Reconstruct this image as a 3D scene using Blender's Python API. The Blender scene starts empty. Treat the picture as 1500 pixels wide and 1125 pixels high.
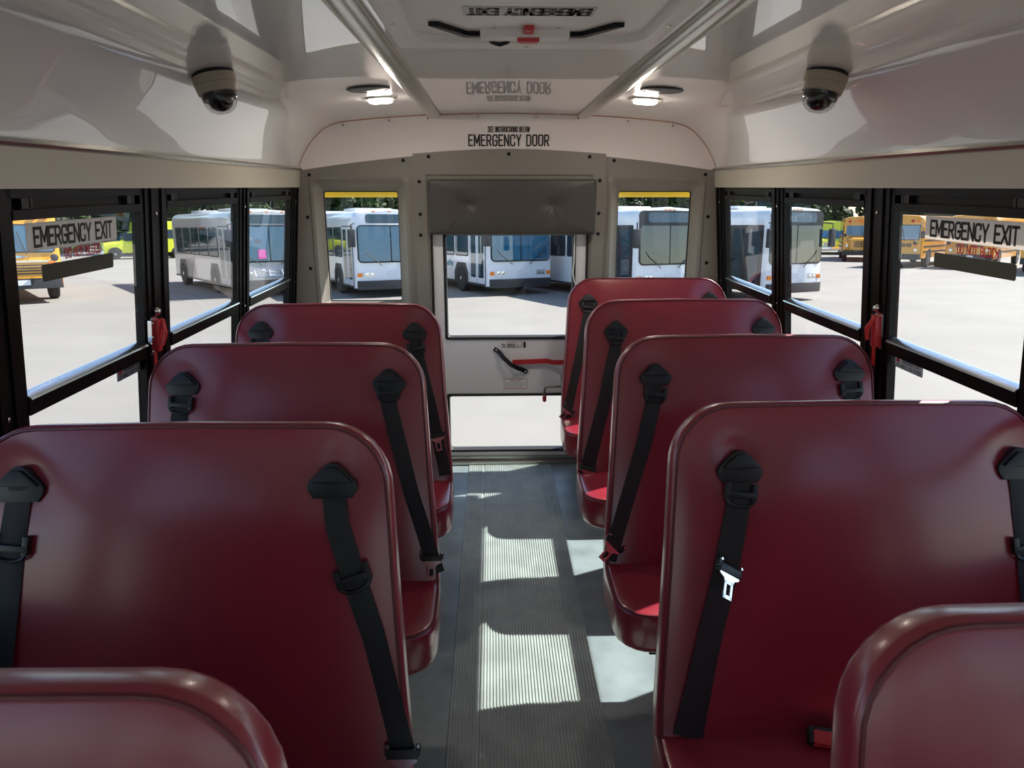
import bpy, bmesh, math, random
from mathutils import Vector, Matrix
from mathutils.bvhtree import BVHTree
V = Vector
S = bpy.context.scene
COL = S.collection

# ------------------------------------------------------------------ camera
cam_d = bpy.data.cameras.new('camera')
cam_d.sensor_fit = 'HORIZONTAL'; cam_d.sensor_width = 36.0
cam_d.lens = 36.0 * 1040.0 / 1500.0
cam_d.clip_start = 0.02; cam_d.clip_end = 1000
cam = bpy.data.objects.new('camera', cam_d); COL.objects.link(cam)
PSI, TH = math.radians(1.592), math.radians(15.555)
fw = V((math.sin(PSI) * math.cos(TH), math.cos(PSI) * math.cos(TH), -math.sin(TH)))
cam.location = (-0.093, 0.0, 1.6)
cam.rotation_euler = fw.to_track_quat('-Z', 'Y').to_euler()
S.camera = cam

# ------------------------------------------------------------------ light
S.view_settings.view_transform = 'Standard'
S.view_settings.look = 'None'
S.view_settings.exposure = 0.46
S.cycles.max_bounces = 20; S.cycles.diffuse_bounces = 10; S.cycles.glossy_bounces = 6; S.cycles.transparent_max_bounces = 24
S.view_settings.gamma = 1.0
S.view_settings.use_curve_mapping = False
SUN_TO = V((0.88, 0.455, 1.0)).normalized()
wd = bpy.data.worlds.new('world'); S.world = wd; wd.use_nodes = True
wn = wd.node_tree.nodes; wl = wd.node_tree.links
sky = wn.new('ShaderNodeTexSky'); sky.sky_type = 'NISHITA'
sky.sun_disc = False; sky.sun_elevation = math.asin(SUN_TO.z)
sky.sun_rotation = math.atan2(SUN_TO.x, SUN_TO.y)
sky.air_density = 1.0; sky.dust_density = 0.3; sky.ozone_density = 1.0
wl.new(sky.outputs[0], wn['Background'].inputs[0])
wn['Background'].inputs[1].default_value = 0.21
sun_d = bpy.data.lights.new('sun', 'SUN'); sun_d.energy = 9.2; sun_d.angle = math.radians(0.53)
sun_d.color = (1.0, 0.955, 0.89)
sun = bpy.data.objects.new('sun', sun_d); COL.objects.link(sun)
sun.rotation_euler = (-SUN_TO).to_track_quat('-Z', 'Y').to_euler()
sun.location = (20, 12, 25)

# ------------------------------------------------------------------ materials
MATS = {}
def mat(name, col, rough=0.5, metal=0.0, coat=0.0, coat_rough=0.03, spec=0.5, bump=None, vary=None, emit=None, sheen=0.0):
    """principled; bump=(scale, strength[, dist]); vary=(scale, amount) mottles the colour"""
    if name in MATS: return MATS[name]
    m = bpy.data.materials.new(name); m.use_nodes = True
    n = m.node_tree.nodes; l = m.node_tree.links
    p = n['Principled BSDF']
    p.inputs['Base Color'].default_value = (*col, 1)
    p.inputs['Roughness'].default_value = rough
    p.inputs['Metallic'].default_value = metal
    p.inputs['Coat Weight'].default_value = coat
    p.inputs['Coat Roughness'].default_value = coat_rough
    p.inputs['Specular IOR Level'].default_value = spec
    tc = n.new('ShaderNodeTexCoord')
    if vary:
        t = n.new('ShaderNodeTexNoise'); t.inputs['Scale'].default_value = vary[0]; t.inputs['Detail'].default_value = 5
        l.new(tc.outputs['Object'], t.inputs['Vector'])
        r = n.new('ShaderNodeValToRGB')
        a = vary[1]
        r.color_ramp.elements[0].position = 0.32; r.color_ramp.elements[1].position = 0.68
        r.color_ramp.elements[0].color = (*[c * (1 - a) for c in col], 1)
        r.color_ramp.elements[1].color = (*[min(1, c * (1 + a)) for c in col], 1)
        l.new(t.outputs['Fac'], r.inputs['Fac']); l.new(r.outputs['Color'], p.inputs['Base Color'])
    if bump:
        t = n.new('ShaderNodeTexNoise'); t.inputs['Scale'].default_value = bump[0]; t.inputs['Detail'].default_value = 3
        l.new(tc.outputs['Object'], t.inputs['Vector'])
        b = n.new('ShaderNodeBump'); b.inputs['Strength'].default_value = bump[1]
        b.inputs['Distance'].default_value = bump[2] if len(bump) > 2 else 0.002
        l.new(t.outputs['Fac'], b.inputs['Height']); l.new(b.outputs['Normal'], p.inputs['Normal'])
    if emit:
        p.inputs['Emission Color'].default_value = (*emit[0], 1); p.inputs['Emission Strength'].default_value = emit[1]
    MATS[name] = m
    return m

def glass(name, tint=(0.985, 0.993, 0.988), ior=1.45):
    m = bpy.data.materials.new(name); m.use_nodes = True
    n = m.node_tree.nodes; l = m.node_tree.links
    for x in list(n): n.remove(x)
    o = n.new('ShaderNodeOutputMaterial'); mx = n.new('ShaderNodeMixShader'); fr = n.new('ShaderNodeFresnel')
    t = n.new('ShaderNodeBsdfTransparent'); g = n.new('ShaderNodeBsdfGlossy')
    fr.inputs['IOR'].default_value = ior; t.inputs[0].default_value = (*tint, 1)
    g.inputs['Roughness'].default_value = 0.0; g.inputs['Color'].default_value = (1, 1, 1, 1)
    ge = n.new('ShaderNodeNewGeometry'); k = n.new('ShaderNodeMath'); k.operation = 'SUBTRACT'; k.inputs[0].default_value = 1.0
    q = n.new('ShaderNodeMath'); q.operation = 'MULTIPLY'       # reflect on the outer faces only, like a thin pane
    l.new(ge.outputs['Backfacing'], k.inputs[1]); l.new(fr.outputs[0], q.inputs[0]); l.new(k.outputs[0], q.inputs[1])
    l.new(q.outputs[0], mx.inputs[0]); l.new(t.outputs[0], mx.inputs[1]); l.new(g.outputs[0], mx.inputs[2])
    l.new(mx.outputs[0], o.inputs[0])
    MATS[name] = m
    return m

M_vinyl = mat('maroon_vinyl', (0.255, 0.018, 0.033), 0.33, spec=0.5, coat=0.6, coat_rough=0.20, bump=(420, 0.10, 0.001), vary=(3, 0.06))
M_pipe = mat('maroon_piping', (0.12, 0.010, 0.018), 0.4)
M_belt = mat('belt_webbing', (0.014, 0.013, 0.014), 0.6, bump=(900, 0.2, 0.0006))
M_plast = mat('black_plastic', (0.012, 0.013, 0.015), 0.42, bump=(700, 0.08, 0.0006))
M_chrome = mat('bright_steel', (0.78, 0.79, 0.80), 0.16, metal=1.0)
M_redbtn = mat('red_plastic', (0.55, 0.03, 0.035), 0.4)
M_ceil = mat('ceiling_panel', (0.86, 0.875, 0.855), 0.30, coat=1.0, coat_rough=0.006)
M_cap = mat('cap_panel', (0.84, 0.80, 0.77), 0.32, coat=0.6, coat_rough=0.07)
M_bead = mat('sealant_bead', (0.50, 0.27, 0.17), 0.45)
M_head = mat('header_paint', (0.62, 0.60, 0.50), 0.33, coat=0.3, coat_rough=0.2)
M_alum = mat('satin_aluminium', (0.50, 0.50, 0.45), 0.26, metal=0.85)
M_alum2 = mat('sash_aluminium', (0.72, 0.74, 0.77), 0.22, metal=1.0)
M_black = mat('black_frame', (0.005, 0.005, 0.0055), 0.38, spec=0.22)
M_rub = mat('black_rubber', (0.012, 0.012, 0.013), 0.6)
M_grey = mat('grey_liner', (0.235, 0.222, 0.195), 0.48, bump=(260, 0.08, 0.001))
M_pad = mat('grey_pad_vinyl', (0.058, 0.055, 0.051), 0.45, bump=(320, 0.12, 0.001))
M_floor = mat('floor_vinyl', (0.175, 0.222, 0.235), 0.36, bump=(60, 0.06, 0.002), vary=(7, 0.22))
M_rib = mat('ribbed_rubber', (0.262, 0.308, 0.298), 0.5, vary=(9, 0.14))
M_lower = mat('wall_panel', (0.30, 0.29, 0.27), 0.5)
M_doorp = mat('door_paint', (0.88, 0.90, 0.90), 0.38, coat=0.4, coat_rough=0.2)
M_white = mat('hatch_plastic', (0.80, 0.785, 0.74), 0.42)
M_beige = mat('camera_housing', (0.40, 0.355, 0.275), 0.5)
M_lens = mat('dark_lens', (0.01, 0.01, 0.011), 0.08)
M_lamp = mat('lamp_lens', (1, 0.95, 0.9), 0.3, emit=((1.0, 0.86, 0.74), 130.0))
M_ink = mat('black_ink', (0.012, 0.012, 0.012), 0.5)
def film(name, col, tr):          # film on glass: lets some daylight through
    m = mat(name, col, 0.5); n = m.node_tree.nodes; l = m.node_tree.links
    t = n.new('ShaderNodeBsdfTranslucent'); t.inputs[0].default_value = (*col, 1); mx = n.new('ShaderNodeMixShader'); mx.inputs[0].default_value = tr
    l.new(n['Principled BSDF'].outputs[0], mx.inputs[1]); l.new(t.outputs[0], mx.inputs[2]); l.new(mx.outputs[0], n['Material Output'].inputs[0])
    return m
M_sign = film('sign_film', (0.72, 0.67, 0.63), 0.60)
M_lab = film('label_film', (0.36, 0.37, 0.39), 0.35)
M_redink = mat('red_ink', (0.62, 0.03, 0.06), 0.5)
M_strip = film('dark_film', (0.12, 0.125, 0.105), 0.45)
M_yel = mat('bus_yellow', (0.95, 0.70, 0.004), 0.5, spec=0.2)
M_glass = glass('clear_glass')
M_dome = glass('dome_plastic', (0.75, 0.75, 0.75))
M_tint = glass('deep_tint', (0.30, 0.33, 0.34))
M_asph = mat('asphalt', (0.216, 0.203, 0.184), 0.85, bump=(90, 0.25, 0.01), vary=(0.45, 0.07))
M_wbus = mat('white_bus_paint', (0.74, 0.77, 0.82), 0.25, coat=0.6, coat_rough=0.05)
M_sbus = mat('silver_bus_paint', (0.50, 0.51, 0.52), 0.28, coat=0.5, coat_rough=0.06)
M_oran = mat('school_bus_paint', (0.76, 0.33, 0.012), 0.3, coat=0.5, coat_rough=0.06)
M_lime = mat('lime_paint', (0.66, 0.70, 0.02), 0.3, coat=0.5, coat_rough=0.06)
M_vglass = mat('vehicle_glass', (0.02, 0.045, 0.06), 0.04, spec=0.9)
M_wshield = mat('windshield_glass', (0.015, 0.10, 0.19), 0.03, spec=1.0)
M_wdark = mat('dark_windshield', (0.012, 0.028, 0.036), 0.03, spec=1.0)
M_trimblk = mat('vehicle_trim', (0.02, 0.021, 0.024), 0.5)
M_tyre = mat('tyre_rubber', (0.02, 0.02, 0.021), 0.75)
M_rim = mat('wheel_rim', (0.62, 0.64, 0.66), 0.3, metal=0.7)
M_amber = mat('amber_lens', (0.85, 0.22, 0.01), 0.25)
M_redl = mat('red_lens', (0.6, 0.02, 0.02), 0.25)
M_hl = mat('headlamp', (0.72, 0.75, 0.78), 0.15, metal=0.5)
M_grille = mat('grille_bronze', (0.16, 0.09, 0.03), 0.4)
M_pink = mat('pink_paper', (0.75, 0.13, 0.42), 0.7)
M_teal = mat('teal_lettering', (0.03, 0.25, 0.30), 0.5)
M_blue = mat('pale_blue_emblem', (0.25, 0.50, 0.75), 0.5)
M_leaf = mat('leaf_green', (0.030, 0.060, 0.014), 0.6, spec=0.25, vary=(0.9, 0.55))
M_bark = mat('bark', (0.10, 0.075, 0.05), 0.9, bump=(20, 0.5, 0.02))

# ------------------------------------------------------------------ mesh builder
class MB:
    def __init__(s): s.bm = bmesh.new()
    def face(s, vs):
        try: return s.bm.faces.new(vs)
        except ValueError: return None
    def hexa(s, p):      # 8 points: 4 bottom ring, 4 top ring
        v = [s.bm.verts.new(q) for q in p]
        for f in ((3, 2, 1, 0), (4, 5, 6, 7), (0, 1, 5, 4), (1, 2, 6, 5), (2, 3, 7, 6), (3, 0, 4, 7)):
            s.face([v[i] for i in f])
        return s
    def box(s, lo, hi, bev=0.0, m=None):
        x0, y0, z0 = lo; x1, y1, z1 = hi
        pts = [(x0, y0, z0), (x1, y0, z0), (x1, y1, z0), (x0, y1, z0), (x0, y0, z1), (x1, y0, z1), (x1, y1, z1), (x0, y1, z1)]
        if m: pts = [m @ V(p) for p in pts]
        if not bev: return s.hexa(pts)
        t = bmesh.new()
        v = [t.verts.new(q) for q in pts]
        for f in ((3, 2, 1, 0), (4, 5, 6, 7), (0, 1, 5, 4), (1, 2, 6, 5), (2, 3, 7, 6), (3, 0, 4, 7)): t.faces.new([v[i] for i in f])
        bmesh.ops.bevel(t, geom=list(t.edges), offset=bev, segments=2, profile=0.6, affect='EDGES')
        return s.merge(t)
    def merge(s, t):
        me = bpy.data.meshes.new('tmp'); t.to_mesh(me); t.free(); s.bm.from_mesh(me); bpy.data.meshes.remove(me); return s
    def rings(s, rings, cap=True, closed_rings=False, loop=True):
        R = [[s.bm.verts.new(p) for p in r] for r in rings]
        n = len(R[0]); k = len(R)
        for i in range(k if closed_rings else k - 1):
            a, b = R[i], R[(i + 1) % k]
            for j in range(n if loop else n - 1):
                s.face([a[j], a[(j + 1) % n], b[(j + 1) % n], b[j]])
        if cap and not closed_rings and loop:
            s.face(R[0][::-1]); s.face(R[-1])
        return R
    def tube(s, path, r, n=8, closed=False, cap=True):
        P = [V(p) for p in path]; k = len(P); rr = r if isinstance(r, (list, tuple)) else [r] * k
        up = None; out = []
        for i in range(k):
            if closed: d = P[(i + 1) % k] - P[i - 1]
            else: d = P[min(i + 1, k - 1)] - P[max(i - 1, 0)]
            d.normalize()
            if up is None:
                up = V((0, 0, 1)) if abs(d.z) < 0.9 else V((1, 0, 0))
            a = d.cross(up).normalized(); b = a.cross(d).normalized(); up = b
            out.append([P[i] + (a * math.cos(t) + b * math.sin(t)) * rr[i] for t in [2 * math.pi * q / n for q in range(n)]])
        s.rings(out, cap=cap, closed_rings=closed)
        return s
    def prism(s, pts, O, A, B, N, d0, d1, bev=0.0):
        O, A, B, N = V(O), V(A), V(B), V(N)
        t = bmesh.new()
        a = [t.verts.new(O + A * p[0] + B * p[1] + N * d0) for p in pts]
        b = [t.verts.new(O + A * p[0] + B * p[1] + N * d1) for p in pts]
        n = len(pts)
        t.faces.new(a[::-1]); top = t.faces.new(b)
        for i in range(n): t.faces.new([a[i], a[(i + 1) % n], b[(i + 1) % n], b[i]])
        if bev: bmesh.ops.bevel(t, geom=list(top.edges), offset=bev, segments=2, profile=0.6, affect='EDGES')
        return s.merge(t)
    def lathe(s, prof, O, axis, n=24, cap=True):
        O = V(O); ax = V(axis).normalized()
        a = ax.orthogonal().normalized(); b = ax.cross(a)
        s.rings([[O + ax * h + (a * math.cos(t) + b * math.sin(t)) * max(r, 1e-4) for t in [2 * math.pi * q / n for q in range(n)]] for r, h in prof], cap=cap)
        return s
    def build(s, name, material, parent=None, sharp=35, smooth=True, off=None):
        bm = s.bm
        if off is not None: bmesh.ops.translate(bm, vec=-V(off), verts=bm.verts)
        bmesh.ops.recalc_face_normals(bm, faces=bm.faces)
        ca = math.cos(math.radians(sharp))
        if smooth:
            for f in bm.faces: f.smooth = True
            for e in bm.edges:
                if len(e.link_faces) == 2 and e.link_faces[0].normal.dot(e.link_faces[1].normal) < ca: e.smooth = False
        me = bpy.data.meshes.new(name); bm.to_mesh(me); bm.free()
        me.materials.append(material)
        o = bpy.data.objects.new(name, me); COL.objects.link(o)
        if parent: o.parent = parent
        return o

def tag(o, label=None, cat=None, group=None, kind=None):
    if label: o['label'] = label
    if cat: o['category'] = cat
    if group: o['group'] = group
    if kind: o['kind'] = kind
    return o
def empty(name, loc=(0, 0, 0), rot=None):
    o = bpy.data.objects.new(name, None); COL.objects.link(o); o.location = loc; o.empty_display_size = 0.1
    if rot is not None: o.rotation_euler = rot
    return o
def rrect(x0, y0, x1, y1, r, n=6):
    rs = r if isinstance(r, (list, tuple)) else [r] * 4       # bl, br, tr, tl
    out = []
    for (cx, cy, a0, q) in ((x0 + rs[0], y0 + rs[0], 180, rs[0]), (x1 - rs[1], y0 + rs[1], 270, rs[1]), (x1 - rs[2], y1 - rs[2], 0, rs[2]), (x0 + rs[3], y1 - rs[3], 90, rs[3])):
        for k in range(n + 1):
            a = math.radians(a0 + 90 * k / n); out.append((cx + q * math.cos(a), cy + q * math.sin(a)))
    return out
def resample(pts, step):
    out = []
    n = len(pts)
    for i in range(n):
        a = V(pts[i]); b = V(pts[(i + 1) % n]); L = (b - a).length
        if L < 1e-7: continue
        k = max(1, int(L / step + 0.5))
        for j in range(k): out.append(tuple(a.lerp(b, j / k)))
    return out
def inset(pts, d):
    n = len(pts); out = []
    for i in range(n):
        a = V(pts[i - 1]); b = V(pts[i]); c = V(pts[(i + 1) % n])
        t = (c - a).normalized(); out.append((b.x - t.y * d, b.y + t.x * d))   # ccw -> left normal is inward
    return out
def rpath(p, r):                 # round the marked corners of a polyline: (x, y) or (x, y, 1)
    out = []
    for i, q in enumerate(p):
        if len(q) < 3 or i in (0, len(p) - 1): out.append((q[0], q[1])); continue
        a, b, c = V(p[i - 1][:2]), V(q[:2]), V(p[i + 1][:2])
        u, v = (a - b), (c - b); k = min(r, u.length * .5, v.length * .5); u.normalize(); v.normalize()
        for j in range(5):
            t = j / 4; P0, P1 = b + u * k, b + v * k
            out.append(tuple(P0 * (1 - t) ** 2 + b * 2 * t * (1 - t) + P1 * t * t))
    return out
GL = {'A': (4, [[(0, 0), (2, 6), (4, 0)], [(.75, 2), (3.25, 2)]]), 'B': (3.8, [[(0, 3.1), (0, 6), (3.4, 6, 1), (3.4, 3.1, 1), (0, 3.1)], [(0, 3.1), (3.8, 3.1, 1), (3.8, 0, 1), (0, 0), (0, 3.1)]]),
      'C': (3.9, [[(3.9, 4.4), (3.9, 6, 1), (0, 6, 1), (0, 0, 1), (3.9, 0, 1), (3.9, 1.6)]]), 'D': (3.9, [[(0, 0), (0, 6), (3.9, 6, 1), (3.9, 0, 1), (0, 0)]]),
      'E': (3.5, [[(3.5, 6), (0, 6), (0, 0), (3.5, 0)], [(0, 3.1), (2.9, 3.1)]]), 'F': (3.5, [[(3.5, 6), (0, 6), (0, 0)], [(0, 3.1), (2.9, 3.1)]]),
      'G': (3.9, [[(3.9, 4.5), (3.9, 6, 1), (0, 6, 1), (0, 0, 1), (3.9, 0, 1), (3.9, 2.7), (2.2, 2.7)]]), 'H': (3.9, [[(0, 0), (0, 6)], [(3.9, 0), (3.9, 6)], [(0, 3.1), (3.9, 3.1)]]),
      'I': (0.1, [[(0, 0), (0, 6)]]), 'K': (3.9, [[(0, 0), (0, 6)], [(3.8, 6), (0, 2.2)], [(1.4, 3.6), (3.9, 0)]]), 'L': (3.3, [[(0, 6), (0, 0), (3.3, 0)]]),
      'M': (4.8, [[(0, 0), (0, 6), (2.4, 1.6), (4.8, 6), (4.8, 0)]]), 'N': (4.0, [[(0, 0), (0, 6), (4, 0), (4, 6)]]), 'O': (3.9, [[(2, 6), (0, 6, 1), (0, 0, 1), (3.9, 0, 1), (3.9, 6, 1), (2, 6)]]),
      'P': (3.8, [[(0, 0), (0, 6), (3.8, 6, 1), (3.8, 2.7, 1), (0, 2.7)]]), 'R': (3.9, [[(0, 0), (0, 6), (3.8, 6, 1), (3.8, 2.8, 1), (0, 2.8)], [(1.9, 2.8), (3.9, 0)]]),
      'S': (3.7, [[(3.6, 4.6), (3.6, 6, 1), (0, 6, 1), (0, 3.3, 1), (3.7, 2.8, 1), (3.7, 0, 1), (0, 0, 1), (0, 1.4)]]), 'T': (3.8, [[(0, 6), (3.8, 6)], [(1.9, 6), (1.9, 0)]]),
      'U': (3.9, [[(0, 6), (0, 0, 1), (3.9, 0, 1), (3.9, 6)]]), 'W': (5.4, [[(0, 6), (1.35, 0), (2.7, 5), (4.05, 0), (5.4, 6)]]), 'X': (4, [[(0, 0), (4, 6)], [(0, 6), (4, 0)]]), 'Y': (4, [[(0, 6), (2, 2.8), (4, 6)], [(2, 2.8), (2, 0)]]), ',': (0.5, [[(.3, .6), (0, -.8)]])}
def text(name, s, O, right, up, w, h, material, parent=None, depth=0.0006, bold=0.13, off=None, gap=1.7):
    """painted block lettering: strokes laid on the surface"""
    R, U, O = V(right).normalized(), V(up).normalized(), V(O); N = R.cross(U)
    if off is not None: O = O - V(off)
    mb = MB(); lines = s.split('\n'); nl = len(lines); lh = h / (nl + 0.45 * (nl - 1)); hw = bold * lh / 2
    strokes = []
    for li, line in enumerate(lines):
        tot = sum((GL[c][0] if c != ' ' else 2.0) + gap for c in line) - gap
        kx = (w - 2 * hw) / tot; ky = (lh - 2 * hw) / 6; x = -w / 2 + hw; y0 = h / 2 - (li * 1.45 + 1) * lh + hw
        for c in line:
            if c == ' ': x += (2.0 + gap) * kx; continue
            for p in GL[c][1]:
                q = [V((x + a * kx, y0 + b * ky)) for a, b in rpath(p, 1.5)]
                q = [a for i, a in enumerate(q) if i == 0 or (a - q[i - 1]).length > 1e-6]
                runs = [[q[0]]]
                for i in range(1, len(q)):          # sharp corners start a new stroke
                    runs[-1].append(q[i])
                    if i < len(q) - 1 and (q[i] - q[i - 1]).normalized().dot((q[i + 1] - q[i]).normalized()) < 0.3: runs.append([q[i]])
                strokes += runs
            x += (GL[c][0] + gap) * kx
    for q in strokes:
                L_, R_ = [], []
                for i, a in enumerate(q):
                    d0 = (a - q[i - 1]).normalized() if i else (q[1] - a).normalized()
                    d1 = (q[i + 1] - a).normalized() if i < len(q) - 1 else d0
                    t = d0 + d1; t = t.normalized() if t.length > 1e-4 else d1
                    n = V((-t.y, t.x)); k = hw / max(0.45, n.dot(V((-d1.y, d1.x))))
                    e = t * (-hw if i == 0 else hw if i == len(q) - 1 else 0)
                    L_.append(a + n * k + e); R_.append(a - n * k + e)
                f = lambda a: mb.bm.verts.new(O + R * a.x + U * a.y + N * depth)
                L_ = [f(a) for a in L_]; R_ = [f(a) for a in R_]
                for i in range(len(q) - 1): mb.face([R_[i], R_[i + 1], L_[i + 1], L_[i]])
    bm = mb.bm
    me = bpy.data.meshes.new(name); bm.to_mesh(me); bm.free(); me.materials.append(material)
    o = bpy.data.objects.new(name, me); COL.objects.link(o)
    if parent: o.parent = parent
    return o
def script_text(name, s, O, right, up, w, h, material, parent=None, depth=0.004):
    cu = bpy.data.curves.new(name, 'FONT'); cu.body = s; cu.extrude = 0.02
    t = bpy.data.objects.new('tmp', cu); COL.objects.link(t)
    me = bpy.data.meshes.new_from_object(t.evaluated_get(bpy.context.evaluated_depsgraph_get())); bpy.data.objects.remove(t); bpy.data.curves.remove(cu)
    xs = [v.co.x for v in me.vertices]; ys = [v.co.y for v in me.vertices]
    x0, x1, y0, y1 = min(xs), max(xs), min(ys), max(ys); R, U, O = V(right), V(up), V(O); N = R.cross(U)
    for v in me.vertices:
        c = v.co; v.co = O + R * ((c.x - (x0 + x1) / 2) / (x1 - x0) * w) + U * ((c.y - (y0 + y1) / 2) / (y1 - y0) * h) + N * (depth if c.z > 0 else 0.0)
    me.materials.clear(); me.materials.append(material)
    o = bpy.data.objects.new(name, me); COL.objects.link(o); o.parent = parent
    return o

# slab with soft edges: outline in (a,b), depth along n
def slab(mb, pts, frame, T, r, bulge_f=0.0, bulge_b=0.0, nr=9, dimples=(), pw=3.0, rb=None):
    rb = rb or r
    cx = sum(p[0] for p in pts) / len(pts); cy = sum(p[1] for p in pts) / len(pts)
    def scaled(p, s): return [(cx + (q[0] - cx) * s, cy + (q[1] - cy) * s) for q in p]
    rings = []
    pin = inset(pts, rb)
    for k in range(nr + 1):
        s = 0.04 + 0.96 * (k / nr); rings.append([(q[0], q[1], -T / 2 - bulge_b * (1 - s ** pw)) for q in scaled(pin, s)])
    for a in (30, 60, 90):
        t = math.radians(a); rings.append([(q[0], q[1], -T / 2 + rb - rb * math.cos(t)) for q in inset(pts, rb - rb * math.sin(t))])
    for a in (90, 60, 30):
        t = math.radians(a); rings.append([(q[0], q[1], T / 2 - r + r * math.cos(t)) for q in inset(pts, r - r * math.sin(t))])
    pin = inset(pts, r)
    for k in range(nr, -1, -1):
        s = 0.04 + 0.96 * (k / nr); rg = []
        for q in scaled(pin, s):
            d = T / 2 + bulge_f * (1 - s ** pw)
            for (dx, dy, sg, am) in dimples: d -= am * math.exp(-((q[0] - dx) ** 2 + (q[1] - dy) ** 2) / (2 * sg * sg))
            rg.append((q[0], q[1], d))
        rings.append(rg)
    mb.rings([[frame(*q) for q in rg] for rg in rings])
    return mb

# ------------------------------------------------------------------ the setting
def struct(o, label=None): o['kind'] = 'structure'; return o
Y0, YR = -2.7, 3.96           # front end and rear liner of the coach
def wx(z, d=0.0): return 1.12 + 0.1 * (1.6 - z) + d          # inner face of a side wall, d outward
def wbox(mb, sd, y0, y1, z0, z1, d0, d1):
    p = []
    for z in (z0, z1):
        for (y, d) in ((y0, d0), (y1, d0), (y1, d1), (y0, d1)): p.append((sd * wx(z, d), y, z))
    return mb.hexa(p)

floor = struct(MB().box((-1.27, Y0, -0.06), (1.27, 4.06, 0.0)).build('floor', M_floor))
rib = MB(); prof = []
xa, xb, nrib = -0.238, 0.248, 46
prof.append((xa, 0.0))
for i in range(nrib):
    p = (xb - xa) / nrib; x = xa + i * p
    hh = 0.0055
    if i == 8 or i == nrib - 6: hh = 0.002
    prof += [(x + p * .10, hh * .35), (x + p * .22, hh), (x + p * .68, hh), (x + p * .80, hh * .35)]
prof.append((xb, 0.0))
rib.rings([[(x, y, z + 0.0004) for x, z in prof] for y in (Y0 + 0.6, 3.955)], loop=False)
r_ = rib.build('ribbed_runner', M_rib, floor, smooth=False); r_['label'] = 'grey ribbed rubber runner'

# side walls: lower panel, posts; windows are their own
POST = [(3.83, 3.96), (3.04, 3.15), (2.21, 2.345), (1.47, 1.585), (0.66, 0.77), (-0.15, -0.04), (-0.96, -0.85), (-1.77, -1.66)]
ZS, ZT = 0.80, 1.595
walls = {}
for sd, nm in ((-1, 'wall_left'), (1, 'wall_right')):
    mb = MB(); wbox(mb, sd, Y0, 4.03, 0.0, ZS, 0.0, 0.07)
    w = struct(mb.build(nm, M_lower)); walls[sd] = w
    mb = MB(); wbox(mb, sd, Y0 - 0.02, 4.08, -0.50, ZS - 0.005, 0.071, 0.085)
    mb.build('outer_skin', M_yel, w)
    mb = MB(); wbox(mb, sd, Y0 - 0.02, 4.08, 1.60, 1.69, 0.055, 0.12)
    wbox(mb, sd, Y0 - 0.02, 4.08, 1.575, 1.60, 0.095, 0.12)
    mb.build('drip_rail', M_yel, w)
    for (a, b) in POST:
        mb = MB(); wbox(mb, sd, a, b, ZS - 0.002, ZT, 0.0, 0.034)
        wbox(mb, sd, a + 0.030, a + 0.036, ZS, ZT, -0.006, 0.0)
        wbox(mb, sd, b - 0.036, b - 0.030, ZS, ZT, -0.006, 0.0)
        po = mb.build('window_post', M_black, w)
        for zz in (1.52, 1.10):
            q = V((sd * wx(zz, -0.001), (a + b) / 2, zz))
            MB().lathe([(0.006, 0), (0.006, 0.003), (0.002, 0.0045)], q, (-sd, 0, -0.1), 10).build('screw', M_chrome, po)
    # painted header above the glass and the rail the ceiling sits in
    mb = MB(); wbox(mb, sd, Y0, YR + 0.02, ZT, 1.682, -0.004, 0.055)
    h = mb.build('trim_1' if sd < 0 else 'trim_2', M_head); struct(h)
    mb = MB()
    mb.rings([[(sd * 1.112, y, 1.680), (sd * 1.100, y, 1.683), (sd * 1.094, y, 1.690), (sd * 1.098, y, 1.698), (sd * 1.13, y, 1.70), (sd * 1.13, y, 1.68)] for y in (Y0, YR)])
    mb.build('ceiling_rail', M_alum, h)

def cz(x):                      # ceiling height at x
    pts = [(0, 1.964), (0.41, 1.955), (0.65, 1.942), (0.82, 1.927), (0.90, 1.914), (0.955, 1.892), (1.00, 1.858), (1.04, 1.815), (1.072, 1.770), (1.094, 1.730), (1.108, 1.695)]
    return pts
def smooth_profile(n=60):
    pts = cz(0)
    # Catmull-Rom through the half profile, mirrored
    P = [(-pts[1][0], pts[1][1])] + pts + [(1.112, 1.66)]
    half = []
    for i in range(1, len(P) - 2):
        for k in range(6):
            t = k / 6; p0, p1, p2, p3 = P[i - 1], P[i], P[i + 1], P[i + 2]
            half.append(tuple(0.5 * ((2 * p1[j]) + (-p0[j] + p2[j]) * t + (2 * p0[j] - 5 * p1[j] + 4 * p2[j] - p3[j]) * t * t + (-p0[j] + 3 * p1[j] - 3 * p2[j] + p3[j]) * t ** 3) for j in (0, 1)))
    half.append(pts[-1])
    return [(-x, z) for x, z in half[::-1]][:-1] + half
PROF = smooth_profile()
def yj(x): return 3.905 + 0.03 * (abs(x) / 1.1) ** 2          # joint of ceiling and rear cap
HX, HY0, HY1 = 0.285, 0.98, 1.965                              # hatch hole
def in_hatch(x0, x1, y0, y1): return abs(x0 + x1) / 2 < HX and HY0 < (y0 + y1) / 2 < HY1
mb = MB()
prof = sorted(set([p for p in PROF] + []), key=lambda p: p[0])
prof = [p for p in prof if abs(abs(p[0]) - HX) > 0.012] + [(-HX, 1.9592), (HX, 1.9592)]
prof.sort()
ys = [Y0, -1.5, -0.4, 0.3, HY0, 1.3, 1.65, HY1, 2.3, 2.7, 3.1, 3.5, 3.75]
grid = [[mb.bm.verts.new((x, y, z)) for x, z in prof] for y in ys] + [[mb.bm.verts.new((x, yj(x), z)) for x, z in prof]]
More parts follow.
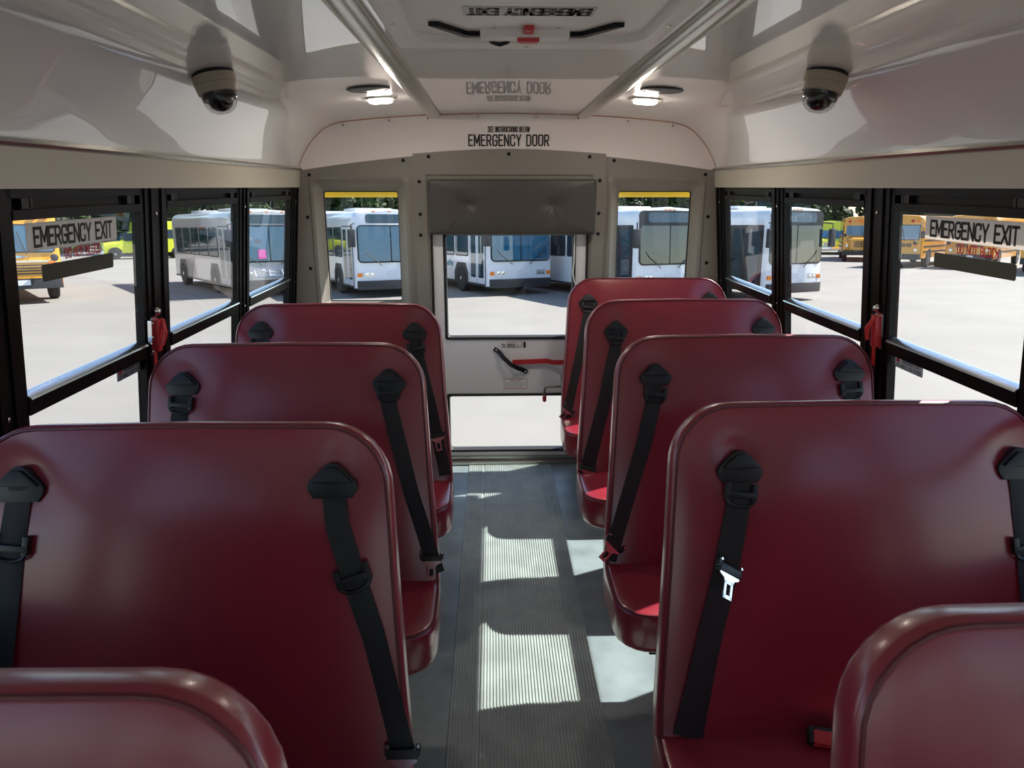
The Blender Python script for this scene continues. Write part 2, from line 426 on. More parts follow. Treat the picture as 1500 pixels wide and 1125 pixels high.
for i in range(len(grid) - 1):
    for j in range(len(prof) - 1):
        ya, yb = ys[i], (ys[i + 1] if i + 1 < len(ys) else 3.8)
        if in_hatch(prof[j][0], prof[j + 1][0], ya, yb): continue
        mb.face([grid[i][j], grid[i][j + 1], grid[i + 1][j + 1], grid[i + 1][j]])
ceiling = struct(mb.build('ceiling', M_ceil))
mb = MB()
outer = [(x * 1.075, z + 0.075) for x, z in PROF]
outer = [(outer[0][0], 1.62)] + outer + [(outer[-1][0], 1.62)]
N_ = len(outer)
for seg in ((Y0 - 0.05, HY0 - 0.02), (HY1 + 0.02, 4.16)):
    mb.rings([[(x, y, z) for x, z in outer] for y in seg], loop=False)
o1 = [(x, z) for x, z in outer if x < -HX - 0.02]; o2 = [(x, z) for x, z in outer if x > HX + 0.02]
for o_ in (o1, o2): mb.rings([[(x, y, z) for x, z in o_] for y in (HY0 - 0.02, HY1 + 0.02)], loop=False)
mb.build('roof_skin', M_yel, ceiling)
for yy in (1.16,):
    mb = MB(); mb.tube([(x, yy + 0.05 * (abs(x) / 1.1) ** 2, z - 0.0005) for x, z in PROF if abs(x) > 0.44 and x < 0], 0.0032, 6); mb.build('sealant_bead', M_bead, ceiling)
    mb = MB(); mb.tube([(x, yy + 0.05 * (abs(x) / 1.1) ** 2, z - 0.0005) for x, z in PROF if x > 0.44], 0.0032, 6); mb.build('sealant_bead', M_bead, ceiling)

# ceiling rails
for k, sx in enumerate((-1, 1)):
    mb = MB(); c = sx * 0.386; zc = 1.956
    pr = [(-0.036, 0.002), (-0.036, -0.006), (-0.030, -0.013), (-0.018, -0.019), (0, -0.021), (0.018, -0.019), (0.030, -0.013), (0.036, -0.006), (0.036, 0.002)]
    mb.rings([[(c + a, y, zc + b) for a, b in pr] for y in (Y0, 3.89)])
    struct(mb.build('trim_%d' % (3 + k), M_alum, sharp=50))

# rear cap: cove between ceiling and rear liner
def zr(x): return 1.780 - 0.094 * (abs(x) / 1.08) ** 1.7      # top edge of the grey liner
mb = MB(); NT = 8; rows = []
for t_ in range(NT + 1):
    t = t_ / NT; row = []
    for x, z in PROF:
        x2 = x * 0.985; a = V((x, yj(x), z)); b = V((x2, YR - 0.002, zr(x2)))
        p = a.lerp(b, t); bl = 4 * t * (1 - t) * 0.06 * (a - b).length
        p += V((0, 1, 0.9)).normalized() * bl
        row.append(p)
    rows.append(row)
mb.rings(rows, loop=False)
cap = struct(mb.build('trim_5', M_cap))
mb = MB(); mb.tube([(x, yj(x) + 0.001, z - 0.001) for x, z in PROF], 0.0028, 6); mb.build('sealant_bead', M_bead, cap)
for x in (-0.86, -0.62, -0.42, -0.16, 0.14, 0.36, 0.62, 0.86):
    z = min(PROF, key=lambda p: abs(p[0] - x))[1]
    MB().lathe([(0.006, 0), (0.005, 0.003)], (x, yj(x) + 0.002, z - 0.016), (0, -1, -0.2), 10).build('screw', M_alum, cap)
capbvh = None
def on_cap(x, t):               # point and slope on the cap
    def P(t):
        z0 = 1.962
        a = V((x, yj(x), z0)); b = V((x * .985, YR - 0.002, zr(x)))
        p = a.lerp(b, t); bl = 4 * t * (1 - t) * 0.06 * (a - b).length
        return p + V((0, 1, 0.9)).normalized() * bl
    return P(t), (P(t - 0.05) - P(t + 0.05)).normalized()
def cap_text(name, s, t, w, h):
    c, u = on_cap(0.0, t)
    n = V((1, 0, 0)).cross(u)
    return text(name, s, c + n * 0.0022, (1, 0, 0), u, w, h, M_ink, cap, bold=0.125, gap=2.1)
t1 = cap_text('lettering', 'EMERGENCY DOOR', 0.735, 0.428, 0.060)
t2 = cap_text('lettering', 'SEE INSTRUCTIONS BELOW', 0.445, 0.220, 0.029)
for t_, b_ in ((t1, 0.775), (t2, 0.555)): pass

# rear wall liner with openings
D0, D1 = -0.43, 0.44
mb = MB()
def slabxz(mb, pts, y0, y1): return mb.prism(pts, (0, 0, 0), (1, 0, 0), (0, 0, 1), (0, -1, 0), -y1, -y0)
top = [(x, zr(x) + 0.006) for x in [1.13 - 2.26 * k / 30 for k in range(31)]]
slabxz(mb, [(-1.13, 1.63), (1.13, 1.63)] + top, YR, YR + 0.06)
for sx in (-1, 1):
    slabxz(mb, [(sx * 1.05, 0), (sx * (wx(0) + 0.03), 0), (sx * (wx(1.63) + 0.03), 1.63), (sx * 1.05, 1.63)], YR, YR + 0.06)
    for (a, b, z0, z1) in ((0.55, 1.05, 0, 0.93),):
        x0, x1 = sorted((sx * a, sx * b)); mb.box((x0, YR, z0), (x1, YR + 0.06, z1))
mb.box((-0.55, YR, 0), (D0, YR + 0.06, 1.63)); mb.box((D1, YR, 0), (0.55, YR + 0.06, 1.63))
mb.box((D0, YR, 1.40), (D1, YR + 0.06, 1.63))
wall_rear = struct(mb.build('wall_rear', M_grey))
# raised door surround
mb = MB()
slabxz(mb, [(-0.508, 0), (-0.44, 0), (-0.44, 1.66), (0.45, 1.66), (0.45, 0), (0.518, 0), (0.518, zr(0.5) + 0.012)] + [(x, zr(x) + 0.012) for x in (0.3, 0.15, 0, -0.15, -0.3)] + [(-0.508, zr(0.5) + 0.012)], YR - 0.012, YR)
mb.build('door_surround', M_grey, wall_rear)
# yellow outside skin around the openings, and hood over the rear glass
mb = MB()
slabxz(mb, [(-1.2, 1.66), (1.2, 1.66)] + [(x, 1.93 - 0.22 * (abs(x) / 1.2) ** 4) for x in [1.2 - 2.4 * k / 20 for k in range(21)]], 4.085, 4.13)
mb.rings([[(x, 4.085, 1.60), (x, 4.10, 1.665), (x, 4.20, 1.64), (x, 4.225, 1.575), (x, 4.20, 1.540), (x, 4.165, 1.543)] for x in (-1.18, 1.18)])
for sx in (-1, 1): slabxz(mb, [(sx * 1.03, -0.5), (sx * (wx(-0.5) + 0.085), -0.5), (sx * (wx(0.8) + 0.085), 0.8), (sx * (wx(0.8) + 0.04), 0.8), (sx * (wx(1.67) + 0.04), 1.67), (sx * 1.03, 1.67)], 4.07, 4.09)
mb.box((-0.59, 4.07, -0.5), (-0.47, 4.09, 1.67)); mb.box((0.48, 4.07, -0.5), (0.59, 4.09, 1.67))
for sx in (-1, 1):
    x0, x1 = sorted((sx * 0.59, sx * 1.03)); mb.box((x0, 4.07, -0.5), (x1, 4.09, 0.94)); mb.box((x0, 4.07, 1.585), (x1, 4.09, 1.67))
mb.box((-0.47, 4.07, 1.42), (0.48, 4.09, 1.67)); mb.box((-0.47, 4.07, -0.5), (0.48, 4.12, -0.02))
mb.build('outer_skin', M_yel, wall_rear)
for (x, z) in ((-0.56, 1.733), (-0.425, 1.752), (0.0, 1.765), (0.43, 1.752), (0.563, 1.733), (-1.06, 1.66), (1.06, 1.662), (-0.478, 1.625), (-0.478, 1.455), (-0.48, 1.345), (0.488, 1.63), (0.488, 1.46), (0.488, 1.35), (-1.085, 1.44), (-1.09, 1.165), (1.09, 1.44), (1.10, 1.19)):
    yy = YR - (0.012 if abs(x) < 0.51 else 0)
    MB().lathe([(0.0095, 0), (0.0095, 0.003), (0.006, 0.005)], (x, yy, z), (0, -1, 0), 14).build('screw_cap', M_black, wall_rear)

def frame_loft(mb, loops): mb.rings(loops, cap=False); return mb
WN = [0]
def new_window():
    WN[0] += 1; return 'window_%d' % WN[0]
# rear quarter windows: rounded reveal, gasket, pane
for sx in (-1, 1):
    root = struct(empty(new_window(), (sx * 0.80, YR, 0.93))); L = root.location
    def ring(x0, x1, z0, z1, r, y): return [(sx * a, y, b) for a, b in rrect(x0, z0, x1, z1, r)]
    mb = MB()
    frame_loft(mb, [ring(0.53, 1.07, 0.91, 1.65, 0.02, YR - 0.001), ring(0.542, 1.058, 0.92, 1.64, 0.03, YR - 0.007), ring(0.556, 1.044, 0.933, 1.626, 0.035, YR - 0.003), ring(0.566, 1.036, 0.945, 1.612, 0.035, YR + 0.012), ring(0.592, 1.018, 0.962, 1.588, 0.02, YR + 0.05), ring(0.603, 1.010, 0.972, 1.575, 0.012, YR + 0.058), ring(0.603, 1.010, 0.972, 1.575, 0.012, YR + 0.10)])
    mb.build('surround', M_grey, root, off=L)
    mb = MB(); frame_loft(mb, [ring(0.600, 1.013, 0.969, 1.578, 0.014, YR + 0.074), ring(0.608, 1.005, 0.977, 1.570, 0.010, YR + 0.074), ring(0.608, 1.005, 0.977, 1.570, 0.010, YR + 0.086)])
    mb.build('gasket', M_rub, root, off=L)
    mb = MB(); x0, x1 = sorted((sx * 0.604, sx * 1.009)); mb.box((x0, YR + 0.078, 0.973), (x1, YR + 0.082, 1.574)); mb.build('pane', M_glass, root, off=L)

# side windows
def side_window(sd, y0, y1, emergency=False):
    root = struct(empty(new_window(), (sd * 1.2, (y0 + y1) / 2, ZS))); L = root.location
    mb = MB(); fw_ = 0.022
    wbox(mb, sd, y0, y0 + fw_, ZS, ZT, 0.004, 0.031); wbox(mb, sd, y1 - fw_, y1, ZS, ZT, 0.004, 0.031)
    wbox(mb, sd, y0, y1, ZS, ZS + fw_, 0.004, 0.031); wbox(mb, sd, y0, y1, ZT - 0.020, ZT, 0.004, 0.031)
    mb.build('frame', M_black, root, off=L)
    a, b = y0 + fw_, y1 - fw_
    zt = 1.533 if not emergency else 1.528
    mb = MB(); wbox(mb, sd, a, b, zt, zt + 0.022, 0.002, 0.030); wbox(mb, sd, a, b, zt + 0.022, ZT - 0.02, 0.018, 0.034); mb.build('top_rail', M_black, root, off=L)
    for yy in (a + 0.035, b - 0.075):
        for j in (0, 0.03):
            mb = MB(); wbox(mb, sd, yy + j, yy + j + (0.026 if j == 0 else 0.010), zt + 0.024, zt + 0.046, 0.004, 0.018); mb.build('catch', M_plast, root, off=L)
    mb = MB(); wbox(mb, sd, a, b, 1.084, 1.122, 0.0, 0.030); mb.build('sash_bar', M_black, root, off=L)
    mb = MB(); mb.rings([[(sd * wx(z, d), y, z) for d, z in ((-0.006, 1.1225), (-0.004, 1.127), (0.013, 1.138), (0.024, 1.138), (0.024, 1.1225))] for y in (a, b)]); mb.build('sash_rail', M_alum2, root, off=L)
    mb = MB(); wbox(mb, sd, a, b, 1.128, zt + 0.01, 0.014, 0.017); mb.build('pane', M_glass, root, off=L)
    mb = MB(); wbox(mb, sd, a, b, ZS + 0.01, 1.10, 0.024, 0.027); mb.build('pane', M_glass, root, off=L)
    if emergency:
        R = V((0, 1 if sd < 0 else -1, 0)); U = V((sd * -0.1, 0, 1)).normalized(); N = R.cross(U)
        def at(u, z, d): return V((sd * wx(z, d), u, z))
        def plate(name, yc, z, w, h, m, d, parent=root, r=0.006, th=0.0012):
            mb = MB(); mb.prism(rrect(-w / 2, -h / 2, w / 2, h / 2, r), at(yc, z, d), R, U, N, 0, th); return mb.build(name, m, parent, off=L)
        yc = 1.862 if sd < 0 else 1.838
        sg = plate('exit_sign', yc, 1.488, 0.40, 0.064, M_sign, 0.0135); sg['label'] = 'grey EMERGENCY EXIT sign on glass'
        o = text('lettering', 'EMERGENCY EXIT', at(yc - R.y * 0.0, 1.487, 0.0135) + N * 0.0013, R, U, 0.352, 0.048, M_ink, sg, bold=0.155, off=L, gap=1.5)
        o.parent = sg
        tx = text('lettering', 'DO NOT BLOCK', at(yc + R.y * 0.03, 1.440, 0.0135), R, U, 0.165, 0.026, M_redink, root, bold=0.13, off=L)
        tx['label'] = 'red DO NOT BLOCK letters'
        st = plate('backing_strip', yc + R.y * 0.012, 1.402, 0.325, 0.040, M_strip, 0.0135); st['label'] = 'dark strip below exit sign'
        lc = 2.122 if sd < 0 else 2.102
        lb = plate('instruction_label', lc, 1.062, 0.150, 0.036, M_lab, 0.0235); lb['label'] = 'small grey instruction label'
        text('lettering', 'EMERGENCY EXIT', at(lc + R.y * 0.012, 1.070, 0.0235) + N * 0.0013, R, U, 0.095, 0.011, M_ink, lb, bold=0.13, off=L)
        text('lettering', 'LIFT HANDLE, PUSH TO OPEN', at(lc, 1.054, 0.0235) + N * 0.0013, R, U, 0.135, 0.011, M_ink, lb, bold=0.13, off=L)
        MB().lathe([(0.008, 0), (0.008, 0.0006)], at(lc - R.y * 0.058, 1.070, 0.0235) + N * 0.0013, N, 14).build('red_dot', M_redink, lb, off=L)
        # release latch on the post
        ly = 2.232
        lt = MB(); lt.prism(rrect(-0.020, -0.060, 0.020, 0.060, 0.008), at(ly, 1.150, -0.001), R, U, N, 0, 0.006)
        lt = lt.build('latch', M_alum2, root, off=L)
        c = at(ly, 1.150, -0.001)
        mb = MB(); mb.box((-0.013, -0.052, 0.004), (0.013, 0.050, 0.024), 0.004, Matrix((( R.x, U.x, N.x, c.x), (R.y, U.y, N.y, c.y), (R.z, U.z, N.z, c.z), (0, 0, 0, 1))))
        mb.tube([c + R * -0.012 * (-1) + U * 0.050 + N * 0.024, c + R * -0.006 + U * 0.012 + N * 0.040, c + R * -0.014 + U * -0.030 + N * 0.034], [0.006, 0.008, 0.006], 8)
        mb.build('latch_handle', M_redbtn, lt, off=L)
        mb = MB(); mb.prism(rrect(-0.0095, -0.075, 0.0095, 0.0, 0.002), c + R * (-0.014) + U * -0.045, R, U, N, 0.010, 0.0125)
        mb.build('pull_tab', M_redbtn, lt, off=L)
        mb = MB(); mb.lathe([(0.002, -0.012), (0.009, -0.009), (0.013, 0), (0.009, 0.009), (0.002, 0.012)], c + U * 0.075 + N * 0.014, N, 16); mb.build('ball_stud', M_chrome, lt, off=L)
        mb = MB(); mb.prism(rrect(-0.008, -0.055, 0.008, 0.055, 0.002), c + R * (-0.028) + U * -0.004, R, U, N, 0.0, 0.012); 
        for q in (-0.045, 0, 0.045): mb.lathe([(0.005, 0), (0.003, 0.004)], c + R * (-0.028) + U * (q - 0.004) + N * 0.012, N, 10)
        mb.build('hinge_plate', M_chrome, lt, off=L)
    return root
BAYS = [(3.15, 3.83, 0), (2.345, 3.04, 0), (1.585, 2.21, 1), (0.77, 1.47, 0), (-0.04, 0.66, 0), (-0.85, -0.15, 0), (-1.66, -0.96, 0), (-2.55, -1.77, 0)]
for sd in (-1, 1):
    for a, b, e in BAYS: side_window(sd, a, b, bool(e))
# front end with a wide windscreen (behind the camera)
mb = MB(); mb.box((-1.27, Y0 - 0.06, -0.06), (1.27, Y0, 0.75)); mb.box((-1.27, Y0 - 0.06, 1.62), (1.27, Y0, 2.0))
mb.box((-1.27, Y0 - 0.06, 0.75), (-1.10, Y0, 1.62)); mb.box((1.10, Y0 - 0.06, 0.75), (1.27, Y0, 1.62)); mb.box((-0.03, Y0 - 0.06, 0.75), (0.03, Y0, 1.62))
struct(mb.build('wall_front', M_grey))
for a, b in ((-1.10, -0.03), (0.03, 1.10)):
    struct(MB().box((a, Y0 - 0.035, 0.75), (b, Y0 - 0.03, 1.62)).build(new_window(), M_glass))

# ------------------------------------------------------------------ rear emergency door
door = struct(empty('door_1', (0.005, 4.0, 0.0))); DL = door.location
XD = 0.005
def dbox(name, x0, x1, z0, z1, y0, y1, m, bev=0.0, parent=None):
    return MB().box((x0, y0, z0), (x1, y1, z1), bev).build(name, m, parent or door, off=DL)
XL, XR = XD - 0.368, XD + 0.368
ZA, ZB, ZC, ZD, ZE = 0.086, 0.420, 0.768, 1.40, 0.0
dbox('stile', XL - 0.055, XL, 0.02, ZD, 3.985, 4.03, M_doorp); dbox('stile', XR, XR + 0.055, 0.02, ZD, 3.985, 4.03, M_doorp)
dbox('weather_strip', D0 + 0.001, XL - 0.056, 0.0, 1.40, 3.965, 4.0, M_rub); dbox('weather_strip', XR + 0.056, D1 - 0.001, 0.0, 1.40, 3.965, 4.0, M_rub)
pn = dbox('door_panel', XL, XR, ZB + 0.01, ZC - 0.008, 3.988, 4.03, M_doorp)
dbox('top_rail', XL, XR, 1.352, ZD, 3.985, 4.03, M_doorp)
dbox('bottom_rail', XL, XR, 0.02, ZA - 0.012, 3.985, 4.03, M_doorp)
def gasket(x0, x1, z0, z1, w):
    mb = MB()
    def rg(d, y): return [(a, y, b) for a, b in rrect(x0 + d, z0 + d, x1 - d, z1 - d, 0.015, 4)]
    mb.rings([rg(0, 4.03), rg(0, 3.982), rg(w * .3, 3.977), rg(w * .8, 3.979), rg(w, 3.986), rg(w, 4.03)], cap=False)
    mb.build('gasket', M_rub, door, off=DL)
    MB().box((x0 + w * .6, 4.004, z0 + w * .6), (x1 - w * .6, 4.008, z1 - w * .6)).build('pane', M_glass, door, off=DL)
gasket(XL, XR, ZC - 0.012, 1.356, 0.017); gasket(XL, XR, ZA - 0.014, ZB + 0.014, 0.017)
dbox('threshold', D0, D1, 0.0, 0.022, 3.945, 4.06, M_alum, 0.004)
dbox('threshold_strip', D0, D1, 0.022, 0.05, 3.975, 3.99, M_alum, 0.002)
# grab handle, red lever, crank
def bar(path, w, t, upv=(0, -1, 0)):    # flat bar along path: width w in plane, thickness t along -y
    P = [V(p) for p in path]; rings = []
    for i, p in enumerate(P):
        d = (P[min(i + 1, len(P) - 1)] - P[max(i - 1, 0)]).normalized()
        n = V(upv); a = d.cross(n).normalized(); n = a.cross(d).normalized()
        rings.append([p + a * w / 2 - n * t / 2, p - a * w / 2 - n * t / 2, p - a * w / 2 + n * t / 2, p + a * w / 2 + n * t / 2])
    mb = MB(); mb.rings(rings); return mb
gh = bar([(-0.085, 3.984, 0.702), (-0.055, 3.975, 0.683), (-0.030, 3.945, 0.655), (0.01, 3.935, 0.620), (0.05, 3.945, 0.595), (0.075, 3.975, 0.580), (0.105, 3.984, 0.562)], 0.024, 0.010).build('grab_handle', M_plast, door, off=DL)
for p in ((-0.073, 3.974, 0.695), (0.095, 3.974, 0.568)): MB().lathe([(0.006, 0), (0.004, 0.004)], p, (0, -1, 0), 10).build('screw', M_chrome, gh, off=DL)
bar([(0.02, 3.972, 0.624), (0.06, 3.968, 0.626), (0.215, 3.966, 0.632), (0.245, 3.945, 0.630), (0.26, 3.945, 0.628), (0.36, 3.945, 0.628)], 0.027, 0.007).build('release_lever', M_redbtn, door, off=DL)
cr = MB(); cr.tube([(0.31, 3.955, 0.482), (0.235, 3.955, 0.480), (0.212, 3.955, 0.476), (0.206, 3.955, 0.462), (0.206, 3.955, 0.425)], 0.007, 8)
cr = cr.build('crank_rod', M_alum, door, off=DL)
MB().lathe([(0.009, 0), (0.012, -0.004), (0.011, -0.034), (0.006, -0.038)], (0.206, 3.955, 0.428), (0, 0, 1), 12).build('rod_tip', M_redbtn, cr, off=DL)
MB().box((0.30, 3.945, 0.455), (0.35, 3.988, 0.545), 0.004).build('lock_bracket', M_alum, door, off=DL)
X = (1, 0, 0); Z = (0, 0, 1)
text('lettering', 'TO OPEN', (-0.005, 3.9878, 0.717), X, Z, 0.078, 0.024, M_ink, pn, bold=0.13, off=DL)
text('lettering', 'EMERGENCY DOOR', (0.040, 3.9878, 0.737), X, Z, 0.105, 0.008, M_ink, pn, bold=0.13, off=DL)
text('lettering', 'PULL UP\nHANDLE', (0.058, 3.9878, 0.716), X, Z, 0.042, 0.021, M_ink, pn, bold=0.13, off=DL)
slabxz(MB(), [(0.083, 0.706), (0.097, 0.706), (0.097, 0.735), (0.090, 0.744), (0.083, 0.735)], 3.9872, 3.988).build('arrow_mark', M_ink, pn, off=DL)
mb = MB(); o_ = rrect(-0.030, 0.460, 0.105, 0.522, 0.008, 4); i_ = rrect(-0.0275, 0.4625, 0.1025, 0.5195, 0.006, 4)
mb.rings([[(a, 3.9878, b) for a, b in o_], [(a, 3.9872, b) for a, b in o_], [(a, 3.9872, b) for a, b in i_], [(a, 3.9878, b) for a, b in i_]], cap=False)
ntc = mb.build('notice_border', M_redink, pn, off=DL)
text('lettering', 'CAUTION', (0.037, 3.9878, 0.509), X, Z, 0.06, 0.008, M_redink, pn, off=DL)
mb = MB()
for k in range(4): mb.box((-0.018, 3.9873, 0.4705 + k * 0.008), (0.092 - 0.01 * (k == 0), 3.9879, 0.4725 + k * 0.008))
mb.build('fine_print', mat('faded_print', (0.45, 0.30, 0.32), 0.6), pn, off=DL)
MB().tube([(0.362, 3.965, 1.352), (0.361, 3.962, 1.20), (0.356, 3.962, 1.135), (0.365, 3.962, 1.09), (0.385, 3.962, 1.04)], 0.004, 6).build('pull_cord', M_white, door, off=DL)

# crash pad over the door
pad = empty('header_pad', (0.018, YR - 0.014, 1.35)); PL = pad.location
tag(pad, 'dark grey padded cushion with two tufts above the emergency door', 'crash pad')
pts = resample(rrect(-0.447, 0.0, 0.447, 0.286, 0.016, 5), 0.018)
def pf(a, b, d): return (PL.x + a, YR - 0.014 - 0.033 - d, 1.35 + b)
mb = MB(); slab(mb, pts, pf, 0.06, 0.012, 0.006, 0.0, nr=16, dimples=[(-0.245, 0.155, 0.018, 0.014), (0.215, 0.155, 0.018, 0.014), (-0.245, 0.155, 0.06, 0.006), (0.215, 0.155, 0.06, 0.006)])
mb.build('pad_body', M_pad, pad, off=PL)
for bx in (-0.245, 0.215):
    mb = MB(); mb.lathe([(0.011, -0.008), (0.012, -0.001), (0.008, 0.003), (0.002, 0.004)], pf(bx, 0.155, 0.018), (0, -1, 0), 14); mb.build('tuft_button', M_pad, pad, off=PL)
    # creases running from the button to the lower edge
    for (dx, dz) in ((-0.115, -0.145), (-0.065, -0.15), (-0.02, -0.15), (0.03, -0.07), (0.06, -0.10)) if bx < 0 else ((0.04, -0.14), (0.11, -0.145), (-0.05, -0.06), (0.05, -0.09)):
        mb = MB(); mb.tube([pf(bx + dx * t, 0.155 + dz * t, 0.0305 + 0.003 * math.sin(math.pi * t) + (0.0045 * t - 0.004 if t < .95 else -0.004)) for t in (0.15, 0.3, 0.5, 0.7, 0.85, 0.97)], [0.001, 0.003, 0.004, 0.004, 0.003, 0.001], 6); mb.build('crease', M_pad, pad, off=PL)

# ------------------------------------------------------------------ ceiling fittings
hatch = empty('roof_hatch', (0, 1.47, 1.945)); HL = hatch.location
tag(hatch, 'white roof escape hatch with inverted EMERGENCY EXIT letters and red handle', 'hatch')
def hr(x0, x1, y0, y1, r, z): return [(a, b, z) for a, b in rrect(x0, y0, x1, y1, r, 8)]
mb = MB()
mb.rings([hr(-0.335, 0.335, 0.90, 2.05, 0.012, 1.966), hr(-0.335, 0.335, 0.90, 2.05, 0.012, 1.953), hr(-0.330, 0.330, 0.905, 2.045, 0.012, 1.950), hr(-0.290, 0.290, 0.99, 1.968, 0.085, 1.950), hr(-0.283, 0.283, 0.996, 1.960, 0.080, 1.956), hr(-0.272, 0.272, 1.006, 1.948, 0.07, 2.03), hr(-0.25, 0.25, 1.03, 1.925, 0.055, 2.045), hr(-0.20, 0.20, 1.08, 1.875, 0.05, 2.045)], cap=True)
mb.build('frame', M_white, hatch, off=HL)
mb = MB()
pts = resample(rrect(-0.222, 1.10, 0.206, 1.83, 0.062, 6), 0.03)
slab(mb, pts, lambda a, b, d: (a, b, 1.983 - d), 0.030, 0.010, 0.003, nr=5)
lid = mb.build('lid', M_white, hatch, off=HL)
mb = MB(); mb.prism(rrect(-0.153, 1.655, 0.135, 1.735, 0.003, 2), (0, 0, 0), (1, 0, 0), (0, 1, 0), (0, 0, -1), -1.9660, -1.9640)
mb.build('lettering_plate', mat('plate_film', (0.50, 0.49, 0.46), 0.4), lid, off=HL)
text('lettering', 'EMERGENCY EXIT', (-0.009, 1.695, 1.9638), (-1, 0, 0), (0, 1, 0), 0.272, 0.066, M_ink, lid, bold=0.15, off=HL)
mb = MB(); mb.box((-0.118, 1.80, 1.968), (0.100, 1.885, 1.99), 0.006); mb.box((-0.118, 1.880, 1.948), (0.100, 1.935, 1.99), 0.005)
hs = mb.build('handle_housing', M_white, hatch, off=HL)
mb = MB(); mb.box((-0.013, 1.835, 1.954), (0.011, 1.89, 1.968), 0.003); mb.prism([(-0.028, 0), (0.026, 0), (0.022, 0.022), (0.0, 0.030), (-0.024, 0.022)], (0, 1.885, 0), (1, 0, 0), (0, 1, 0), (0, 0, -1), -1.958, -1.938, 0.003)
mb.build('hatch_handle', M_redbtn, hatch, off=HL)
text('lettering', 'EMERGENCY EXIT', (-0.008, 1.863, 1.9678), (-1, 0, 0), (0, 1, 0), 0.15, 0.013, M_redink, hs, off=HL)
text('lettering', 'PUSH UP AND OUT TO OPEN', (-0.008, 1.842, 1.9678), (-1, 0, 0), (0, 1, 0), 0.18, 0.010, M_redink, hs, off=HL)
for xs in (-0.085, 0.07): MB().lathe([(0.006, 0), (0.004, 0.003)], (xs, 1.866, 1.968), (0, 0, -1), 10).build('screw', M_alum, hs, off=HL)
for sx, x1 in ((-1, -0.118), (1, 0.10)):
    mb = MB(); mb.prism([(0.095, 1.80), (0.118, 1.80), (0.040, 1.930), (0.0, 1.930), (0.0, 1.905), (0.030, 1.905)], (x1, 0, 0), (sx, 0, 0), (0, 1, 0), (0, 0, -1), -1.972, -1.955, 0.002)
    mb.build('hinge_arm', M_black, hatch, off=HL)
    MB().tube([(sx * 0.238, 1.20, 1.985), (sx * 0.236, 1.66, 1.980), (sx * 0.215, 1.72, 1.985)], 0.009, 8).build('seal_arm', M_black, hatch, off=HL)
MB().tube([(-0.10, 1.925, 1.960), (-0.09, 1.955, 1.950), (-0.07, 1.968, 1.946), (-0.05, 1.955, 1.950), (-0.04, 1.925, 1.960)], 0.005, 8).build('cable', M_rub, hatch, off=HL)
for (x, y) in ((-0.31, 1.75), (0.31, 1.75), (0.0, 2.008), (-0.31, 1.3), (0.31, 1.3)): MB().lathe([(0.006, 0), (0.005, 0.003)], (x, y, 1.950), (0, 0, -1), 10).build('screw', M_alum, hatch, off=HL)

def ceil_pt(x):
    ax = abs(x)
    for (a, b) in zip(PROF[:-1], PROF[1:]):
        if a[0] <= x <= b[0] and b[0] > a[0]:
            t = (x - a[0]) / (b[0] - a[0]); n = V((b[1] - a[1], 0, -(b[0] - a[0]))).normalized(); return a[1] + (b[1] - a[1]) * t, n
def on_ceiling(name, x, y, label, cat, group):
    z, n = ceil_pt(x); r = empty(name, (x, y, z)); tag(r, label, cat, group); return r, V((x, y, z)), n
for sx in (-1, 1):
    nm = 'on the left' if sx < 0 else 'on the right'
    r, c, n = on_ceiling('ceiling_speaker', sx * 0.545, 2.83, 'black round speaker grille ' + nm + ' of the ceiling, before the lit lamp', 'speaker', 'ceiling speakers')
    MB().lathe([(0.080, -0.002), (0.080, 0.004), (0.074, 0.007), (0.068, 0.005)], c, n, 32).build('rim', M_plast, r, off=c)
    mb = MB(); mb.lathe([(0.068, 0.001), (0.068, 0.0055), (0.03, 0.008), (0.001, 0.009)], c, n, 32); mb.build('grille', M_black, r, off=c)
    r, c, n = on_ceiling('ceiling_lamp', sx * 0.545, 3.12, 'small lit warm lamp ' + nm + ' of the ceiling behind the round speaker', 'lamp', 'lit ceiling lamps')
    a = V((0, 1, 0)); b = a.cross(n)
    mb = MB(); mb.prism(rrect(-0.06, -0.045, 0.06, 0.045, 0.015), c, b, a, n, -0.002, 0.008, 0.003); mb.build('bezel', M_alum, r, off=c)
    mb = MB(); pts = resample(rrect(-0.045, -0.033, 0.045, 0.033, 0.012, 4), 0.012)
    slab(mb, pts, lambda u, v, d: c + b * u + a * v + n * (0.013 + d), 0.012, 0.004, 0.004, nr=4); mb.build('lens', M_lamp, r, off=c)
